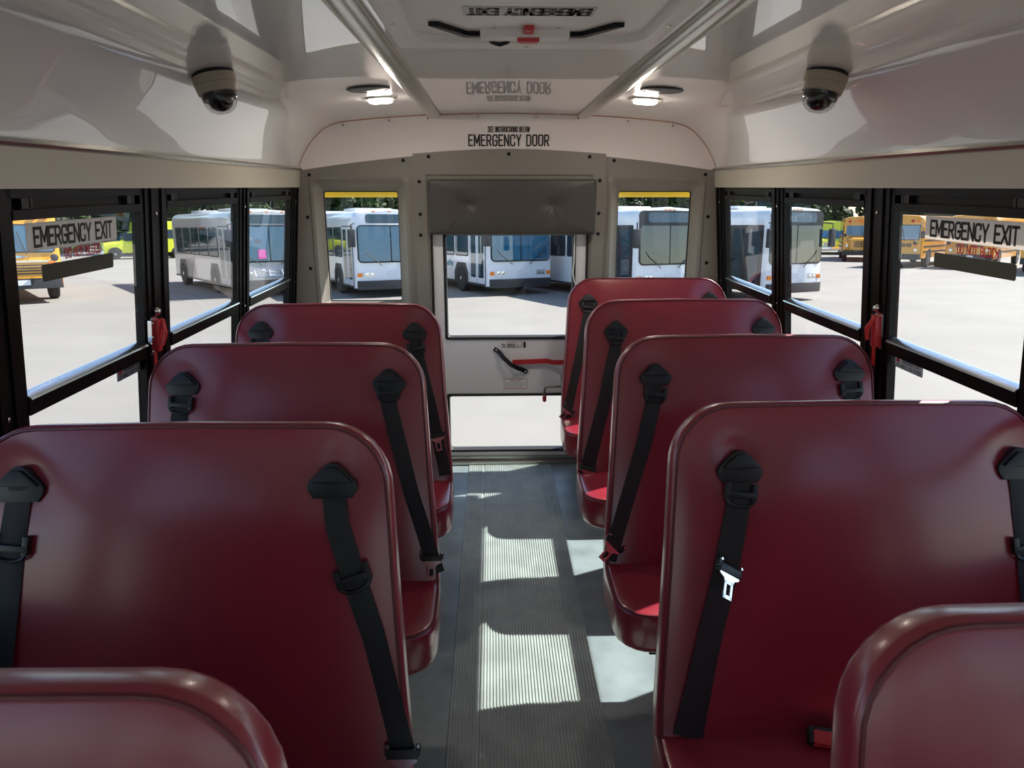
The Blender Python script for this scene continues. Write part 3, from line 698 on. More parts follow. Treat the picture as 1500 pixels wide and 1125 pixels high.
for sx, y in ((-1, 2.22), (1, 2.18)):
    x = sx * (1.0 if sx < 0 else 0.995)
    r, c, n = on_ceiling('dome_camera', sx * (0.89 if sx < 0 else 0.875), y, 'beige dome camera on the ' + ('left' if sx < 0 else 'right') + ' ceiling curve', 'camera', 'ceiling dome cameras')
    n = V((-sx * 0.22, -0.05, -1)).normalized(); c = c - n * 0.006
    MB().lathe([(0.058, -0.03), (0.058, 0.018), (0.056, 0.020)], c, n, 32).build('gasket', M_rub, r, off=r.location)
    MB().lathe([(0.060, 0.019), (0.0605, 0.024), (0.059, 0.042), (0.0575, 0.043), (0.0585, 0.045), (0.055, 0.066), (0.050, 0.068)], c, n, 32).build('housing', M_beige, r, off=r.location)
    MB().lathe([(0.0495, 0.062), (0.047, 0.084), (0.030, 0.088)], c, n, 28).build('dome_collar', M_lens, r, off=r.location)
    MB().lathe([(0.036, 0.072), (0.036, 0.088), (0.030, 0.102), (0.018, 0.112), (0.002, 0.116)], c, n, 24).build('lens_ball', M_lens, r, off=r.location)
    MB().lathe([(0.050, 0.066), (0.0495, 0.080), (0.044, 0.100), (0.033, 0.114), (0.018, 0.122), (0.002, 0.124)], c, n, 28, cap=False).build('dome', M_dome, r, off=r.location)

# ------------------------------------------------------------------ seats
AL = math.atan(0.29); CA, SA = math.cos(AL), math.sin(AL)
def bench(side, yt, label, aisle, window, buckle=None):
    """aisle / window: dict(guide z, path of the strap as (|x|, z), adj=(|x|,z) , tongue=(|x|, z, angle)|None)"""
    root = empty('bench_seat', (side * 0.70, yt - 0.25, 0.0)); L = root.location
    tag(root, label, 'bench seat', 'maroon bench seats')
    O = V((0, yt - 0.052, 1.14))
    B = V((0, SA, CA)); N = V((0, -CA, SA)); A = V((side, 0, 0))
    T = 0.066
    def P(x, z, h):                       # |x|, height, distance in front of the cover plane
        return O + A * x + B * ((z - 1.14) / CA) + N * h
    rr = 0.135; out = []
    zb = 0.335
    xs_a = [(0.285, zb), (0.262, 0.42), (0.264, 0.50), (0.276, 0.65), (0.288, 0.80), (0.296, 0.92), (0.302, 1.005)]
    for k in range(9):
        a = math.radians(180 - 90 * k / 8); out.append((0.302 + rr + rr * math.cos(a), 1.14 - rr + rr * math.sin(a)))
    outer_c = []
    for k in range(9):
        a = math.radians(90 - 90 * k / 8); outer_c.append((1.145 - rr + rr * math.cos(a), 1.14 - rr + rr * math.sin(a)))
    poly = xs_a[:-1] + out + [(0.72, 1.143)] + outer_c + [(1.15, 0.8), (1.15, 0.42), (1.13, zb)]
    poly = poly[::-1]                     # ccw in (x, z)
    pts = resample(poly, 0.026)
    fr = lambda a, b, d: P(a, b, d - T / 2)
    dm = []
    for g in (aisle, window):
        if not g: continue
        gx, gz = g['guide']; dm += [(gx, gz + 0.01, 0.05, 0.009), (gx, gz + 0.02, 0.025, 0.008)]
    mb = MB(); slab(mb, pts, fr, T, 0.015, 0.019, 0.012, nr=14, dimples=dm, pw=3.5, rb=0.017)
    bvh = BVHTree.FromBMesh(mb.bm)
    back = mb.build('backrest', M_vinyl, root, off=L, sharp=60)
    def H(x, z):                          # cover height at (x, z)
        o = P(x, z, 0.3); hit = bvh.ray_cast(o, -N)
        return 0.3 - hit[3] if hit[0] is not None else 0.0
    ip = inset(pts, 0.009)
    mb = MB(); mb.tube([P(a, b, -0.002) for a, b in ip], 0.0036, 6, closed=True); mb.build('piping', M_pipe, back, off=L)
    ip = inset(pts, 0.010)
    mb = MB(); mb.tube([P(a, b, -T + 0.002) for a, b in ip], 0.0036, 6, closed=True); mb.build('piping', M_pipe, back, off=L)
    # cushion
    yj_ = yt - 0.052 - 0.29 * (1.14 - 0.44)
    cp = [(0.262, 0.03), (0.256, -0.05), (0.254, -0.15)] + [(0.254 + 0.10 - 0.10 * math.cos(math.radians(q)), -0.21 - 0.10 * math.sin(math.radians(q))) for q in (0, 20, 40, 60, 75, 90)] + [(0.7, -0.316)] + [(1.04 + 0.10 * math.sin(math.radians(q)), -0.21 - 0.10 * math.cos(math.radians(q))) for q in (0, 25, 50, 70, 90)] + [(1.14, 0.03)]
    cp = resample(cp, 0.03)
    # orientation: a = |x|, b = y ; ccw
    ar = sum(cp[i][0] * cp[(i + 1) % len(cp)][1] - cp[(i + 1) % len(cp)][0] * cp[i][1] for i in range(len(cp)))
    if ar < 0: cp = cp[::-1]
    cf = lambda a, b, d: V((side * a, yj_ + b, 0.372 + d - 0.10 * b * 0.4))
    mb = MB(); slab(mb, cp, cf, 0.13, 0.020, 0.012, 0.0, nr=8, rb=0.03)
    cu = mb.build('cushion', M_vinyl, root, off=L, sharp=60)
    ip = inset(cp, 0.008)
    mb = MB(); mb.tube([cf(a, b, 0.060) for a, b in ip], 0.004, 6, closed=True); mb.build('piping', M_pipe, cu, off=L)
    # under-frame
    mb = MB()
    mb.box((min(side * 0.36, side * 1.14), yj_ - 0.24, 0.275), (max(side * 0.36, side * 1.14), yj_ - 0.20, 0.31)); mb.box((min(side * 0.36, side * 1.14), yj_ - 0.02, 0.275), (max(side * 0.36, side * 1.14), yj_ + 0.02, 0.31))
    mb.box((min(side * 0.60, side * 0.64), yj_ - 0.24, 0.275), (max(side * 0.60, side * 0.64), yj_ + 0.02, 0.305))
    mb.build('frame', M_black, root, off=L)
    for dy in (-0.22, 0.0):
        mb = MB(); mb.tube([(side * 0.62, yj_ + dy, 0.29), (side * 0.62, yj_ + dy * 1.1, 0.012)], 0.016, 10); mb.box((side * 0.62 - 0.035, yj_ + dy * 1.1 - 0.03, 0.0), (side * 0.62 + 0.035, yj_ + dy * 1.1 + 0.03, 0.010)); mb.build('leg', M_black, root, off=L)
    # belts
    for g in (aisle, window):
        if not g: continue
        gx, gz = g['guide']
        h0 = max(H(gx + a, gz + b) for a in (-0.03, 0, 0.03) for b in (-0.02, 0.0, 0.02))
        c = P(gx, gz, 0)
        gp = [(-0.049, -0.020), (-0.038, -0.036), (0.038, -0.036), (0.049, -0.020), (0.050, -0.008), (0.046, 0.000), (0.013, 0.031), (0.005, 0.035), (-0.005, 0.035), (-0.013, 0.031), (-0.046, 0.000), (-0.050, -0.008)]
        mb = MB(); mb.prism(gp, c, A * side, B, N, h0 - 0.014, h0 + 0.010, 0.003)
        hood = [(-0.040, -0.004), (0.040, -0.004), (0.036, 0.003), (0.009, 0.027), (-0.009, 0.027), (-0.036, 0.003)]
        mb.prism(hood, c, A * side, B, N, h0 + 0.009, h0 + 0.020, 0.004)
        bg = mb.build('belt_guide', M_plast, root, off=L, sharp=25)
        path = [(gx, gz - 0.002)] + g['path']
        # resample the strap, lay it on the cover
        fine = []
        for (a, b) in zip(path[:-1], path[1:]):
            k = max(2, int(math.hypot(a[0] - b[0], a[1] - b[1]) / 0.025))
            for j in range(k): fine.append((a[0] + (b[0] - a[0]) * j / k, a[1] + (b[1] - a[1]) * j / k))
        fine.append(path[-1])
        rings = []; W = g.get('w', 0.047); mid = []
        for i, (x, z) in enumerate(fine):
            a = fine[max(i - 2, 0)]; b = fine[min(i + 2, len(fine) - 1)]
            d = V((b[0] - a[0], b[1] - a[1])).normalized(); px, pz = -d.y, d.x      # across
            t = i / (len(fine) - 1)
            ww = W * (1 + g.get('flare', 0) * t)
            h = max(H(x, z), H(x + px * .02, z + pz * .02), H(x - px * .02, z - pz * .02)) + 0.006
            h = max(h, (h0 + 0.010) * max(0, 1 - i / 3)); mid.append((x, z, h))
            tw = 0.004 * math.sin(t * 7)
            rings.append([P(x - px * ww / 2, z - pz * ww / 2, h - tw), P(x - px * ww / 6, z - pz * ww / 6, h + .001), P(x + px * ww / 6, z + pz * ww / 6, h + .001), P(x + px * ww / 2, z + pz * ww / 2, h + tw),
                          P(x + px * ww / 2, z + pz * ww / 2, h + tw - .0018), P(x - px * ww / 2, z - pz * ww / 2, h - tw - .0018)])
        mb = MB(); mb.rings(rings); st = mb.build('belt_strap', M_belt, root, off=L, sharp=50)
        def frame_at(x, z):
            i = min(range(len(mid)), key=lambda q: (mid[q][0] - x) ** 2 + (mid[q][1] - z) ** 2)
            a = mid[max(i - 2, 0)]; b = mid[min(i + 2, len(mid) - 1)]
            d = (P(*b) - P(*a)).normalized(); n = N - d * N.dot(d); n.normalize(); s_ = d.cross(n).normalized()
            return P(*mid[i]), s_, -d, n           # origin, across, up along strap, normal
        def mtx(o, a, b, n): return Matrix(((a.x, b.x, n.x, o.x), (a.y, b.y, n.y, o.y), (a.z, b.z, n.z, o.z), (0, 0, 0, 1)))
        if g.get('adj'):
            o, a, b, n = frame_at(*g['adj']); m = mtx(o, a, b, n)
            mb = MB()
            for s_ in (-1, 1): mb.box((s_ * 0.030 - 0.006, -0.016, -0.004), (s_ * 0.030 + 0.006, 0.022, 0.010), 0.002, m)
            mb.box((-0.032, -0.010, 0.002), (0.032, 0.003, 0.011), 0.002, m)
            mb.tube([m @ V((0.031 * math.cos(q), -0.014 - 0.016 * math.sin(q), 0.006)) for q in [math.pi * k / 10 for k in range(11)]], 0.0038, 8)
            mb.build('adjuster', M_plast, st, off=L)
        if g.get('tongue'):
            o, a, b, n = frame_at(*g['tongue'][:2]); rot = g['tongue'][2] if len(g['tongue']) > 2 else 0
            ca, sa_ = math.cos(rot), math.sin(rot)
            a2 = a * ca + b * sa_; b2 = b * ca - a * sa_
            ti, ya = g.get('hang', (0.25, 0.0))
            q_ = Matrix.Rotation(ti, 3, a2); b2 = q_ @ b2; n = q_ @ n
            q_ = Matrix.Rotation(ya, 3, b2); a2 = q_ @ a2; n = q_ @ n
            o = o + n * 0.004
            m = mtx(o, a2, b2, n)
            mb = MB(); mb.box((-0.032, -0.012, -0.004), (0.032, 0.006, 0.011), 0.003, m)
            for s_ in (-1, 1): mb.box((s_ * 0.031 - 0.005, -0.006, -0.003), (s_ * 0.031 + 0.005, 0.016, 0.009), 0.002, m)
            tg = mb.build('tongue_cover', M_plast, st, off=L)
            mb = MB(); q = lambda u, v: (u, v)
            h_ = 0.012
            mb.prism([(-0.029, -0.012), (-0.029, -0.017), (-0.016, -0.023), (-0.013, -0.030), (0.013, -0.030), (0.016, -0.023), (0.029, -0.017), (0.029, -0.012)], o, a2, b2, n, 0.005, 0.008)
            for (x0, x1, y0, y1) in ((-0.0125, -0.0065, -0.066, -0.028), (0.0065, 0.0125, -0.066, -0.028), (-0.0125, 0.0125, -0.066, -0.058), (-0.0125, 0.0125, -0.034, -0.027)):
                mb.prism([(x0, y0), (x1, y0), (x1, y1), (x0, y1)], o, a2, b2, n, 0.005, 0.008)
            for s_ in (-1, 1): mb.lathe([(0.004, 0), (0.003, 0.003)], o + a2 * s_ * 0.031 + b2 * 0.012 + n * 0.009, n, 8)
            mb.build('tongue', M_chrome, tg, off=L)
    if buckle:
        bx, by = buckle
        o = V((side * bx, yj_ + by, 0.462)); m = Matrix.Translation(o) @ Matrix.Rotation(math.radians(-14), 4, 'Z') @ Matrix.Rotation(math.radians(35), 4, 'X')
        mb = MB(); mb.box((-0.044, -0.018, -0.014), (0.036, 0.018, 0.016), 0.005, m); bk = mb.build('buckle', M_plast, root, off=L)
        mb = MB(); mb.box((-0.034, -0.021, -0.009), (0.010, -0.010, 0.012), 0.002, m); mb.box((-0.034, -0.018, 0.010), (0.010, 0.010, 0.018), 0.002, m); mb.build('button', M_redbtn, bk, off=L)
    return root
def wbelt(gz=1.025, adj=None, gx=1.045):
    return dict(guide=(gx, gz), path=[(gx + 0.003, gz - 0.06), (gx + 0.02, 0.80), (gx + 0.045, 0.50)], adj=adj)
bench(-1, 0.636, 'maroon bench seat at the bottom-left, only its rounded top and corner showing', None, None)
bench(-1, 1.425, 'maroon bench seat whose aisle-side belt adjuster has slid far below its guide', dict(guide=(0.417, 1.028), path=[(0.405, 0.94), (0.375, 0.845), (0.336, 0.73), (0.272, 0.48)], adj=(0.375, 0.843), tongue=(0.280, 0.515, 0.25)), wbelt(1.028, (1.05, 0.902), 1.035))
bench(-1, 2.194, 'maroon bench seat left of the aisle beside the red window latch', dict(guide=(0.411, 1.028), path=[(0.411, 0.96), (0.345, 0.70), (0.268, 0.46)], adj=(0.411, 0.978), tongue=(0.286, 0.512, 0.3)), wbelt(1.023, (1.034, 0.965), 1.032))
bench(-1, 2.96, 'rearmost maroon bench seat left of the aisle, in front of the rear corner window', dict(guide=(0.412, 1.028), path=[(0.405, 0.96), (0.345, 0.72), (0.29, 0.46)], adj=(0.411, 0.975), tongue=(0.316, 0.606, 0.0)), wbelt(1.035, (1.042, 0.97), 1.037))
bench(1, 0.725, 'maroon bench seat at the bottom-right, only its big rounded corner showing', None, None)
bench(1, 1.54, 'maroon bench seat with a bright chrome tongue halfway down its aisle belt', dict(guide=(0.447, 1.005), path=[(0.445, 0.95), (0.412, 0.79), (0.375, 0.65), (0.325, 0.44)], adj=(0.446, 0.958), tongue=(0.413, 0.790, 0.1), hang=(0.50, 0.42), flare=0.35), dict(guide=(1.075, 1.005), path=[(1.078, 0.9), (1.086, 0.83), (1.10, 0.5)], adj=(1.085, 0.838)), buckle=(0.620, -0.045))
bench(1, 2.279, 'maroon bench seat, third from the rear wall on the right of the aisle', dict(guide=(0.427, 1.018), path=[(0.424, 0.96), (0.385, 0.80), (0.272, 0.45)], adj=(0.424, 0.968), tongue=(0.282, 0.492, 0.5)), wbelt(1.027, (1.05, 0.965), 1.055))
bench(1, 3.035, 'maroon bench seat second from the rear wall right of the aisle', dict(guide=(0.428, 1.018), path=[(0.424, 0.95), (0.375, 0.72), (0.295, 0.43)], adj=(0.426, 0.968), tongue=(0.305, 0.462, 0.0), flare=0.3), wbelt(1.027, None, 1.057))
bench(1, 3.774, 'rearmost maroon bench seat right of the aisle, against the rear wall window', dict(guide=(0.408, 1.022), path=[(0.404, 0.96), (0.36, 0.75), (0.285, 0.43)], adj=(0.406, 0.975), tongue=(0.293, 0.468, 0.5)), wbelt(1.03, None, 1.05))

# ------------------------------------------------------------------ outside: the yard
SL = math.tan(math.radians(3.14))
def gz(y): return -0.75 - SL * y
GR = Matrix.Rotation(-math.radians(3.14), 4, 'X')
def ground_empty(name, x, y, heading):
    """heading: degrees turned from facing -y towards +x"""
    o = empty(name, (x, y, gz(y)))
    o.rotation_euler = (GR @ Matrix.Rotation(math.radians(heading), 4, 'Z')).to_euler()
    return o
mb = MB()
gx_ = [-260, -120, -60, -25, 0, 25, 60, 120, 260]; gy_ = [-60, -20, 0, 15, 30, 50, 80, 140, 300]
G = [[mb.bm.verts.new((x, y, gz(y))) for x in gx_] for y in gy_]
for i in range(len(gy_) - 1):
    for j in range(len(gx_) - 1): mb.face([G[i][j], G[i][j + 1], G[i + 1][j + 1], G[i + 1][j]])
pv = mb.build('pavement', M_asph); struct(pv)

def wheel(parent, x, y, sd, r=0.48, w=0.28):
    t = MB(); t.lathe([(r * 0.60, -w / 2), (r * 0.93, -w / 2), (r, -w / 2 + 0.04), (r, w / 2 - 0.04), (r * 0.93, w / 2), (r * 0.60, w / 2)], (x, y, r), (sd, 0, 0), 28)
    t = t.build('tyre', M_tyre, parent)
    m = MB(); m.lathe([(r * 0.62, -w / 2 + 0.02), (r * 0.62, w / 2 - 0.02), (r * 0.56, w / 2 - 0.01), (r * 0.50, w / 2 - 0.05), (r * 0.30, w / 2 - 0.06), (r * 0.22, w / 2 - 0.01), (r * 0.12, w / 2 + 0.01), (0.01, w / 2 + 0.01)], (x, y, r), (sd, 0, 0), 24)
    m.build('rim', M_rim, t)
    m = MB()
    for k in range(8):
        a = 2 * math.pi * k / 8; m.lathe([(0.016, 0), (0.014, 0.02)], (x + sd * (w / 2 - 0.055), y + r * 0.40 * math.cos(a), r + r * 0.40 * math.sin(a)), (sd, 0, 0), 8)
    m.build('lug_nuts', M_trimblk, t)
def coach_body(parent, yf, yb, hw, z0, z1, sh, material, name='body', rake=0.10, crown=0.06):
    """lofted bus body: rounded roof shoulders, gently rounded front"""
    def sec(y, k, zt):
        w = hw - k; out = [(-w, y, z0), (-w - 0.0, y, z1 * 0.62)]
        for q in range(7):
            a = math.radians(180 - 90 * q / 6); out.append((-w + sh + sh * math.cos(a), y, zt - sh + sh * math.sin(a)))
        out.append((0, y, zt + crown))
        for q in range(7):
            a = math.radians(90 - 90 * q / 6); out.append((w - sh + sh * math.cos(a), y, zt - sh + sh * math.sin(a)))
        out += [(w, y, z1 * 0.62), (w, y, z0)]
        return out
    mb = MB()
    def shear(s_, am): return [(p[0], p[1] + am * max(0, (p[2] - z1 * 0.45)) / z1, p[2]) for p in s_]
    mb.rings([shear(sec(yf, 0.12, z1 - 0.06), rake), shear(sec(yf + 0.03, 0.05, z1 - 0.02), rake), shear(sec(yf + 0.10, 0.01, z1), rake), shear(sec(yf + 0.25, 0, z1), rake), sec(yf + 0.8, 0, z1), sec(yb - 0.15, 0, z1), sec(yb, 0.06, z1 - 0.03)])
    return mb.build(name, material, parent, sharp=30)
def panel(name, parent, material, side, y0, y1, z0, z1, hw, r=0.05, th=0.012):
    mb = MB(); mb.prism(rrect(y0, z0, y1, z1, r, 4), (side * hw, 0, 0), (0, 1, 0), (0, 0, 1), (side, 0, 0), -0.01, th); return mb.build(name, material, parent)
def fpanel(name, parent, material, x0, x1, z0, z1, yf, r=0.05, th=0.014, lean=0.0):
    mb = MB(); b = V((0, lean, 1)); mb.prism(rrect(x0, 0, x1, z1 - z0, r, 4), (0, yf, z0), (1, 0, 0), b, (0, -1, 0), -0.03, th); return mb.build(name, material, parent)

def transit(x, y, heading, label, paint=M_wbus, L=10.5, dark=False, rack=False, script=None, base=5.9):
    o = ground_empty('transit_bus', x, y, heading); tag(o, label, 'bus', 'parked transit buses')
    hw, yf, H_ = 1.275, -2.42, 2.92; yb = yf + L
    coach_body(o, yf, yb, hw, 0.33, H_, 0.30, paint)
    ln = 0.10 / H_
    # glass front
    m = M_trimblk if dark else M_rub
    fpanel('windshield_surround', o, m, -1.17, 1.17, 1.18, 2.86 if dark else 2.44, yf - 0.012, 0.16, lean=ln)
    for s_ in (-1, 1):
        x0, x1 = (-1.13, -0.02) if s_ < 0 else (0.02, 1.13)
        fpanel('windshield', o, M_wdark if dark else M_wshield, x0, x1, 1.23, 2.40, yf - 0.020, [0.10, 0.04, 0.04, 0.10] if s_ < 0 else [0.04, 0.10, 0.10, 0.04], lean=ln)
    fpanel('destination_sign', o, M_vglass, -0.85, 0.85, 2.50, 2.80, yf + 0.022, 0.08, th=0.02, lean=0.09)
    for q in ((-0.16, 0, 0.16) if dark else (-0.55, 0.0, 0.55)):
        mb = MB(); mb.box((q - 0.06, yf + 0.05, 2.865), (q + 0.06, yf + 0.12, 2.91), 0.01); mb.build('marker_light', M_amber, o)
    for s_ in (-1, 1):
        xa = s_ * 0.62
        mb = MB(); mb.tube([(xa * 0.55, yf - 0.05, 1.08), (xa * 0.75, yf - 0.06, 1.20), (xa * 1.25, yf - 0.05, 1.42), (xa * 1.5, yf - 0.03, 1.60)], 0.012, 6); mb.build('wiper', M_trimblk, o)
        hl = fpanel('headlight', o, M_hl, xa - 0.02 if s_ > 0 else xa - 0.36, xa + 0.36 if s_ > 0 else xa + 0.02, 0.70, 0.88, yf - 0.008, 0.03)
        for q in (0.09, 0.26):
            MB().lathe([(0.065, 0), (0.06, 0.012), (0.02, 0.016)], (xa + s_ * q, yf - 0.022, 0.79), (0, -1, 0), 16).build('lamp', M_chrome, hl)
        fpanel('turn_signal', o, M_amber, s_ * 1.12 - 0.08, s_ * 1.12 + 0.08, 0.71, 0.84, yf - 0.002, 0.02, th=0.02)
    mb = MB(); pts = [(-1.27, 0.30), (-1.20, -0.06), (-1.0, -0.14), (1.0, -0.14), (1.20, -0.06), (1.27, 0.30)]
    mb.prism(pts, (0, yf, 0), (1, 0, 0), (0, 1, 0), (0, 0, 1), 0.28, 0.58, 0.02); mb.build('bumper', M_trimblk, o)
    fpanel('number_plate', o, mat('plate_white', (0.7, 0.72, 0.75), 0.4), -0.16, 0.16, 0.72, 0.88, yf - 0.004, 0.01)
    # mirrors
    for s_ in (-1, 1):
        mb = MB(); mb.tube([(s_ * 1.18, yf + 0.15, 2.50), (s_ * 1.40, yf - 0.18, 2.46), (s_ * 1.40, yf - 0.18, 2.30)], 0.022, 8); a = mb.build('mirror_arm', M_trimblk, o)
        mb = MB(); mb.box((s_ * 1.40 - 0.12, yf - 0.24, 1.72), (s_ * 1.40 + 0.12, yf - 0.12, 2.30), 0.04); mb.build('mirror', M_trimblk, a)
    # kerb side: door behind the front corner, windows, wheels
    for s_ in (-1, 1):
        if s_ < 0:
            fr_ = panel('door_frame', o, M_trimblk, s_, yf + 0.20, yf + 1.62, 0.36, 2.42, hw, 0.04, 0.008)
            for k in range(2):
                a = yf + 0.25 + k * 0.68
                d_ = panel('door', o, M_trimblk if dark else paint, s_, a, a + 0.64, 0.40, 2.38, hw, 0.03, 0.016)
                panel('door_glass', d_, M_vglass, s_, a + 0.10, a + 0.54, 0.60, 2.30, hw, 0.06, 0.022)
        else:
            panel('driver_window', o, M_vglass, s_, yf + 0.35, yf + 1.5, 1.25, 2.36, hw, 0.06)
        y = yf + 1.74; k = 0
        while y + 1.2 < yb - 0.2:
            w_ = panel('side_window', o, M_rub, s_, y, y + 1.22, 1.32, 2.38, hw, 0.08, 0.010)
            panel('pane', w_, M_vglass, s_, y + 0.045, y + 1.175, 1.36, 2.34, hw, 0.06, 0.014)
            y += 1.34
        for yw in (0.0, base):
            arch = [(-0.66, 0.33), (0.66, 0.33), (0.66, 0.72), (0.40, 1.08), (-0.40, 1.08), (-0.66, 0.72)]
            mb = MB(); mb.prism([(p[0] + yw, p[1]) for p in arch], (s_ * hw, 0, 0), (0, 1, 0), (0, 0, 1), (s_, 0, 0), -0.01, 0.012); mb.build('wheel_arch', M_trimblk, o)
            wheel(o, s_ * (hw - 0.11), yw, s_)
        panel('skirt_trim', o, M_trimblk, s_, yf + 0.25, yb - 0.1, 0.335, 0.40, hw, 0.01, 0.010)
        panel('side_marker', o, M_amber, s_, -0.80, -0.72, 0.92, 0.98, hw, 0.01, 0.02) if s_ > 0 else None
    mb = MB(); mb.box((-0.7, yf + 2.0, H_ + 0.03), (0.7, yf + 3.6, H_ + 0.13), 0.04); mb.box((-0.6, yb - 2.6, H_ + 0.03), (0.6, yb - 0.8, H_ + 0.14), 0.04); mb.build('roof_unit', paint, o)
    if script:
        script_text('lettering', script, (-hw - 0.004, 1.28, 1.02), (0, -1, 0), (0, 0, 1), 1.0, 0.22, M_teal, o, depth=0.004)
    if rack:
        mb = MB()
        for z, d in ((0.72, 0.20), (0.95, 0.34), (0.72, 0.55)): mb.tube([(-0.75, yf - d, z), (0.75, yf - d, z)], 0.022, 8)
        for q in (-0.7, -0.2, 0.25, 0.7): mb.tube([(q, yf - 0.03, 0.66), (q, yf - 0.20, 0.72), (q, yf - 0.34, 0.95), (q, yf - 0.55, 0.72)], 0.020, 8)
        mb.tube([(-0.6 + 1.2 * k / 12, yf - 0.40, 0.98 - 0.16 * math.sin(math.pi * k / 12)) for k in range(13)], 0.018, 8)
        mb.build('bike_rack', M_chrome, o)
        fpanel('windshield_notice', o, M_pink, -0.42, -0.14, 1.30, 1.62, yf - 0.026, 0.005, lean=ln)
    return o
def axle(xw, yw, hd): h = math.radians(hd); return xw + 1.17 * math.cos(h), yw + 1.17 * math.sin(h)
transit(*axle(-10.2, 26.6, 35), 35, 'silver transit bus with a folded bike rack and pink windshield notice', M_sbus, 9.0, rack=True, base=5.0)
transit(*axle(-5.65, 26.5, 25), 25, 'white transit bus seen through the rear corner window beside the padded header')
transit(*axle(-1.16, 27.05, 25), 25, 'white transit bus framed by the emergency door window', script='TransWest')
transit(*axle(3.5, 24.4, 24), 24, 'white transit bus with a black front mask behind the rearmost seat', dark=True)
transit(*axle(7.55, 24.4, 26), 26, 'white transit bus with black front mask parked nearest the yellow buses', dark=True)

def school_flat(x, y, heading, label, L=10.0, emblem=False, fr=1.0):
    o = ground_empty('school_bus', x, y, heading); tag(o, label, 'bus', 'parked school buses')
    hw, yf, H_ = 1.22, -1.75, 3.0; yb = yf + L
    coach_body(o, yf, yb, hw, 0.55, H_, 0.34, M_oran, rake=0.12)
    ln = 0.12 / H_
    fpanel('windshield_surround', o, M_rub, -1.08, 1.08, 1.60, 2.48, yf - 0.004, 0.10, lean=ln)
    for s_ in (-1, 1):
        x0, x1 = (-1.04, -0.02) if s_ < 0 else (0.02, 1.04)
        fpanel('windshield', o, M_wshield, x0, x1, 1.64, 2.44, yf - 0.010, 0.06, lean=ln)
        mb = MB(); mb.tube([(s_ * 0.30, yf - 0.03, 1.56), (s_ * 0.22, yf - 0.035, 1.85), (s_ * 0.12, yf - 0.03, 2.25)], 0.014, 6); mb.build('wiper', M_trimblk, o)
        for q, m in ((0.62, M_redl), (0.92, M_amber)): MB().lathe([(0.085, -0.02), (0.085, 0.03), (0.05, 0.045), (0.01, 0.05)], (s_ * q, yf + 0.03, 2.70), (0, -1, 0), 16).build('warning_light', m, o)
        MB().lathe([(0.085, -0.02), (0.085, 0.02), (0.01, 0.03)], (s_ * 0.92, yf, 1.02), (0, -1, 0), 16).build('headlight', M_hl, o)
        fpanel('turn_signal', o, M_amber, s_ * 0.95 - 0.09, s_ * 0.95 + 0.09, 1.22, 1.34, yf - 0.004, 0.03)
        for (gx, gz_) in ((0.22, 1.30), (0.55, 1.30)):
            g_ = fpanel('vent_grille', o, M_grille, s_ * gx - 0.14, s_ * gx + 0.14, gz_ - 0.10, gz_ + 0.12, yf - 0.004, 0.02) if not emblem else None
        mb = MB(); mb.tube([(s_ * 1.05, yf + 0.1, 2.55), (s_ * 1.32, yf - 0.35, 2.35), (s_ * 1.32, yf - 0.35, 1.75)], 0.02, 8); a = mb.build('mirror_arm', M_trimblk, o)
        mb = MB(); mb.box((s_ * 1.32 - 0.11, yf - 0.42, 1.72), (s_ * 1.32 + 0.11, yf - 0.34, 2.12), 0.03); mb.build('mirror', M_trimblk, a)
        mb = MB(); mb.lathe([(0.01, -0.09), (0.09, -0.05), (0.115, 0.0), (0.09, 0.05), (0.01, 0.07)], (s_ * 0.98, yf - 0.42, 1.45), (0, -1, 0), 16); mb.tube([(s_ * 0.98, yf - 0.36, 1.45), (s_ * 0.95, yf, 1.50)], 0.014, 6); mb.build('cross_mirror', M_trimblk, o)
        y = yf + 1.5
        while y + 0.7 < yb - 0.1:
            panel('side_window', o, M_vglass, s_, y, y + 0.64, 1.72, 2.40, hw, 0.03, 0.010); y += 0.74
        for z in (1.55, 1.20, 0.90): panel('rub_rail', o, M_trimblk, s_, yf + 0.5, yb - 0.05, z, z + 0.07, hw, 0.01, 0.02)
        if s_ < 0:
            d_ = panel('door', o, M_trimblk, s_, yf + 0.25, yf + 1.25, 0.60, 2.42, hw, 0.03, 0.012); panel('door_glass', d_, M_vglass, s_, yf + 0.32, yf + 1.18, 0.75, 2.34, hw, 0.03, 0.018)
        for yw in (0.0, L - 4.0):
            mb = MB(); mb.prism([(yw + 0.62 * math.cos(math.pi * k / 12), 0.55 + 0.55 * math.sin(math.pi * k / 12)) for k in range(13)], (s_ * hw, 0, 0), (0, 1, 0), (0, 0, 1), (s_, 0, 0), -0.01, 0.012); mb.build('wheel_arch', M_trimblk, o)
            wheel(o, s_ * (hw - 0.12), yw, s_, 0.50)
    if emblem:
        mb = MB()
        for k in range(4): mb.box((-0.75, yf - 0.012, 0.93 + k * 0.085), (0.75, yf - 0.002, 0.97 + k * 0.085))
        mb.build('grille', M_trimblk, o)
        mb = MB(); mb.prism([(-0.42, 0.02), (-0.12, -0.03), (0, -0.05), (0.12, -0.03), (0.42, 0.02), (0.12, 0.045), (0, 0.02), (-0.12, 0.045)], (-0.1, yf, 1.47), (1, 0, 0), (0, 0, 1), (0, -1, 0), -0.01, 0.012); mb.build('wing_emblem', M_blue, o)
        fpanel('chrome_strip', o, M_chrome, -1.1, 1.1, 1.30, 1.36, yf - 0.002, 0.01)
    mb = MB(); mb.prism([(-1.22, 0.25), (-1.17, -0.12), (-0.95, -0.20), (0.95, -0.20), (1.17, -0.12), (1.22, 0.25)], (0, yf, 0), (1, 0, 0), (0, 1, 0), (0, 0, 1), 0.48, 0.80, 0.02); mb.build('bumper', M_trimblk, o)
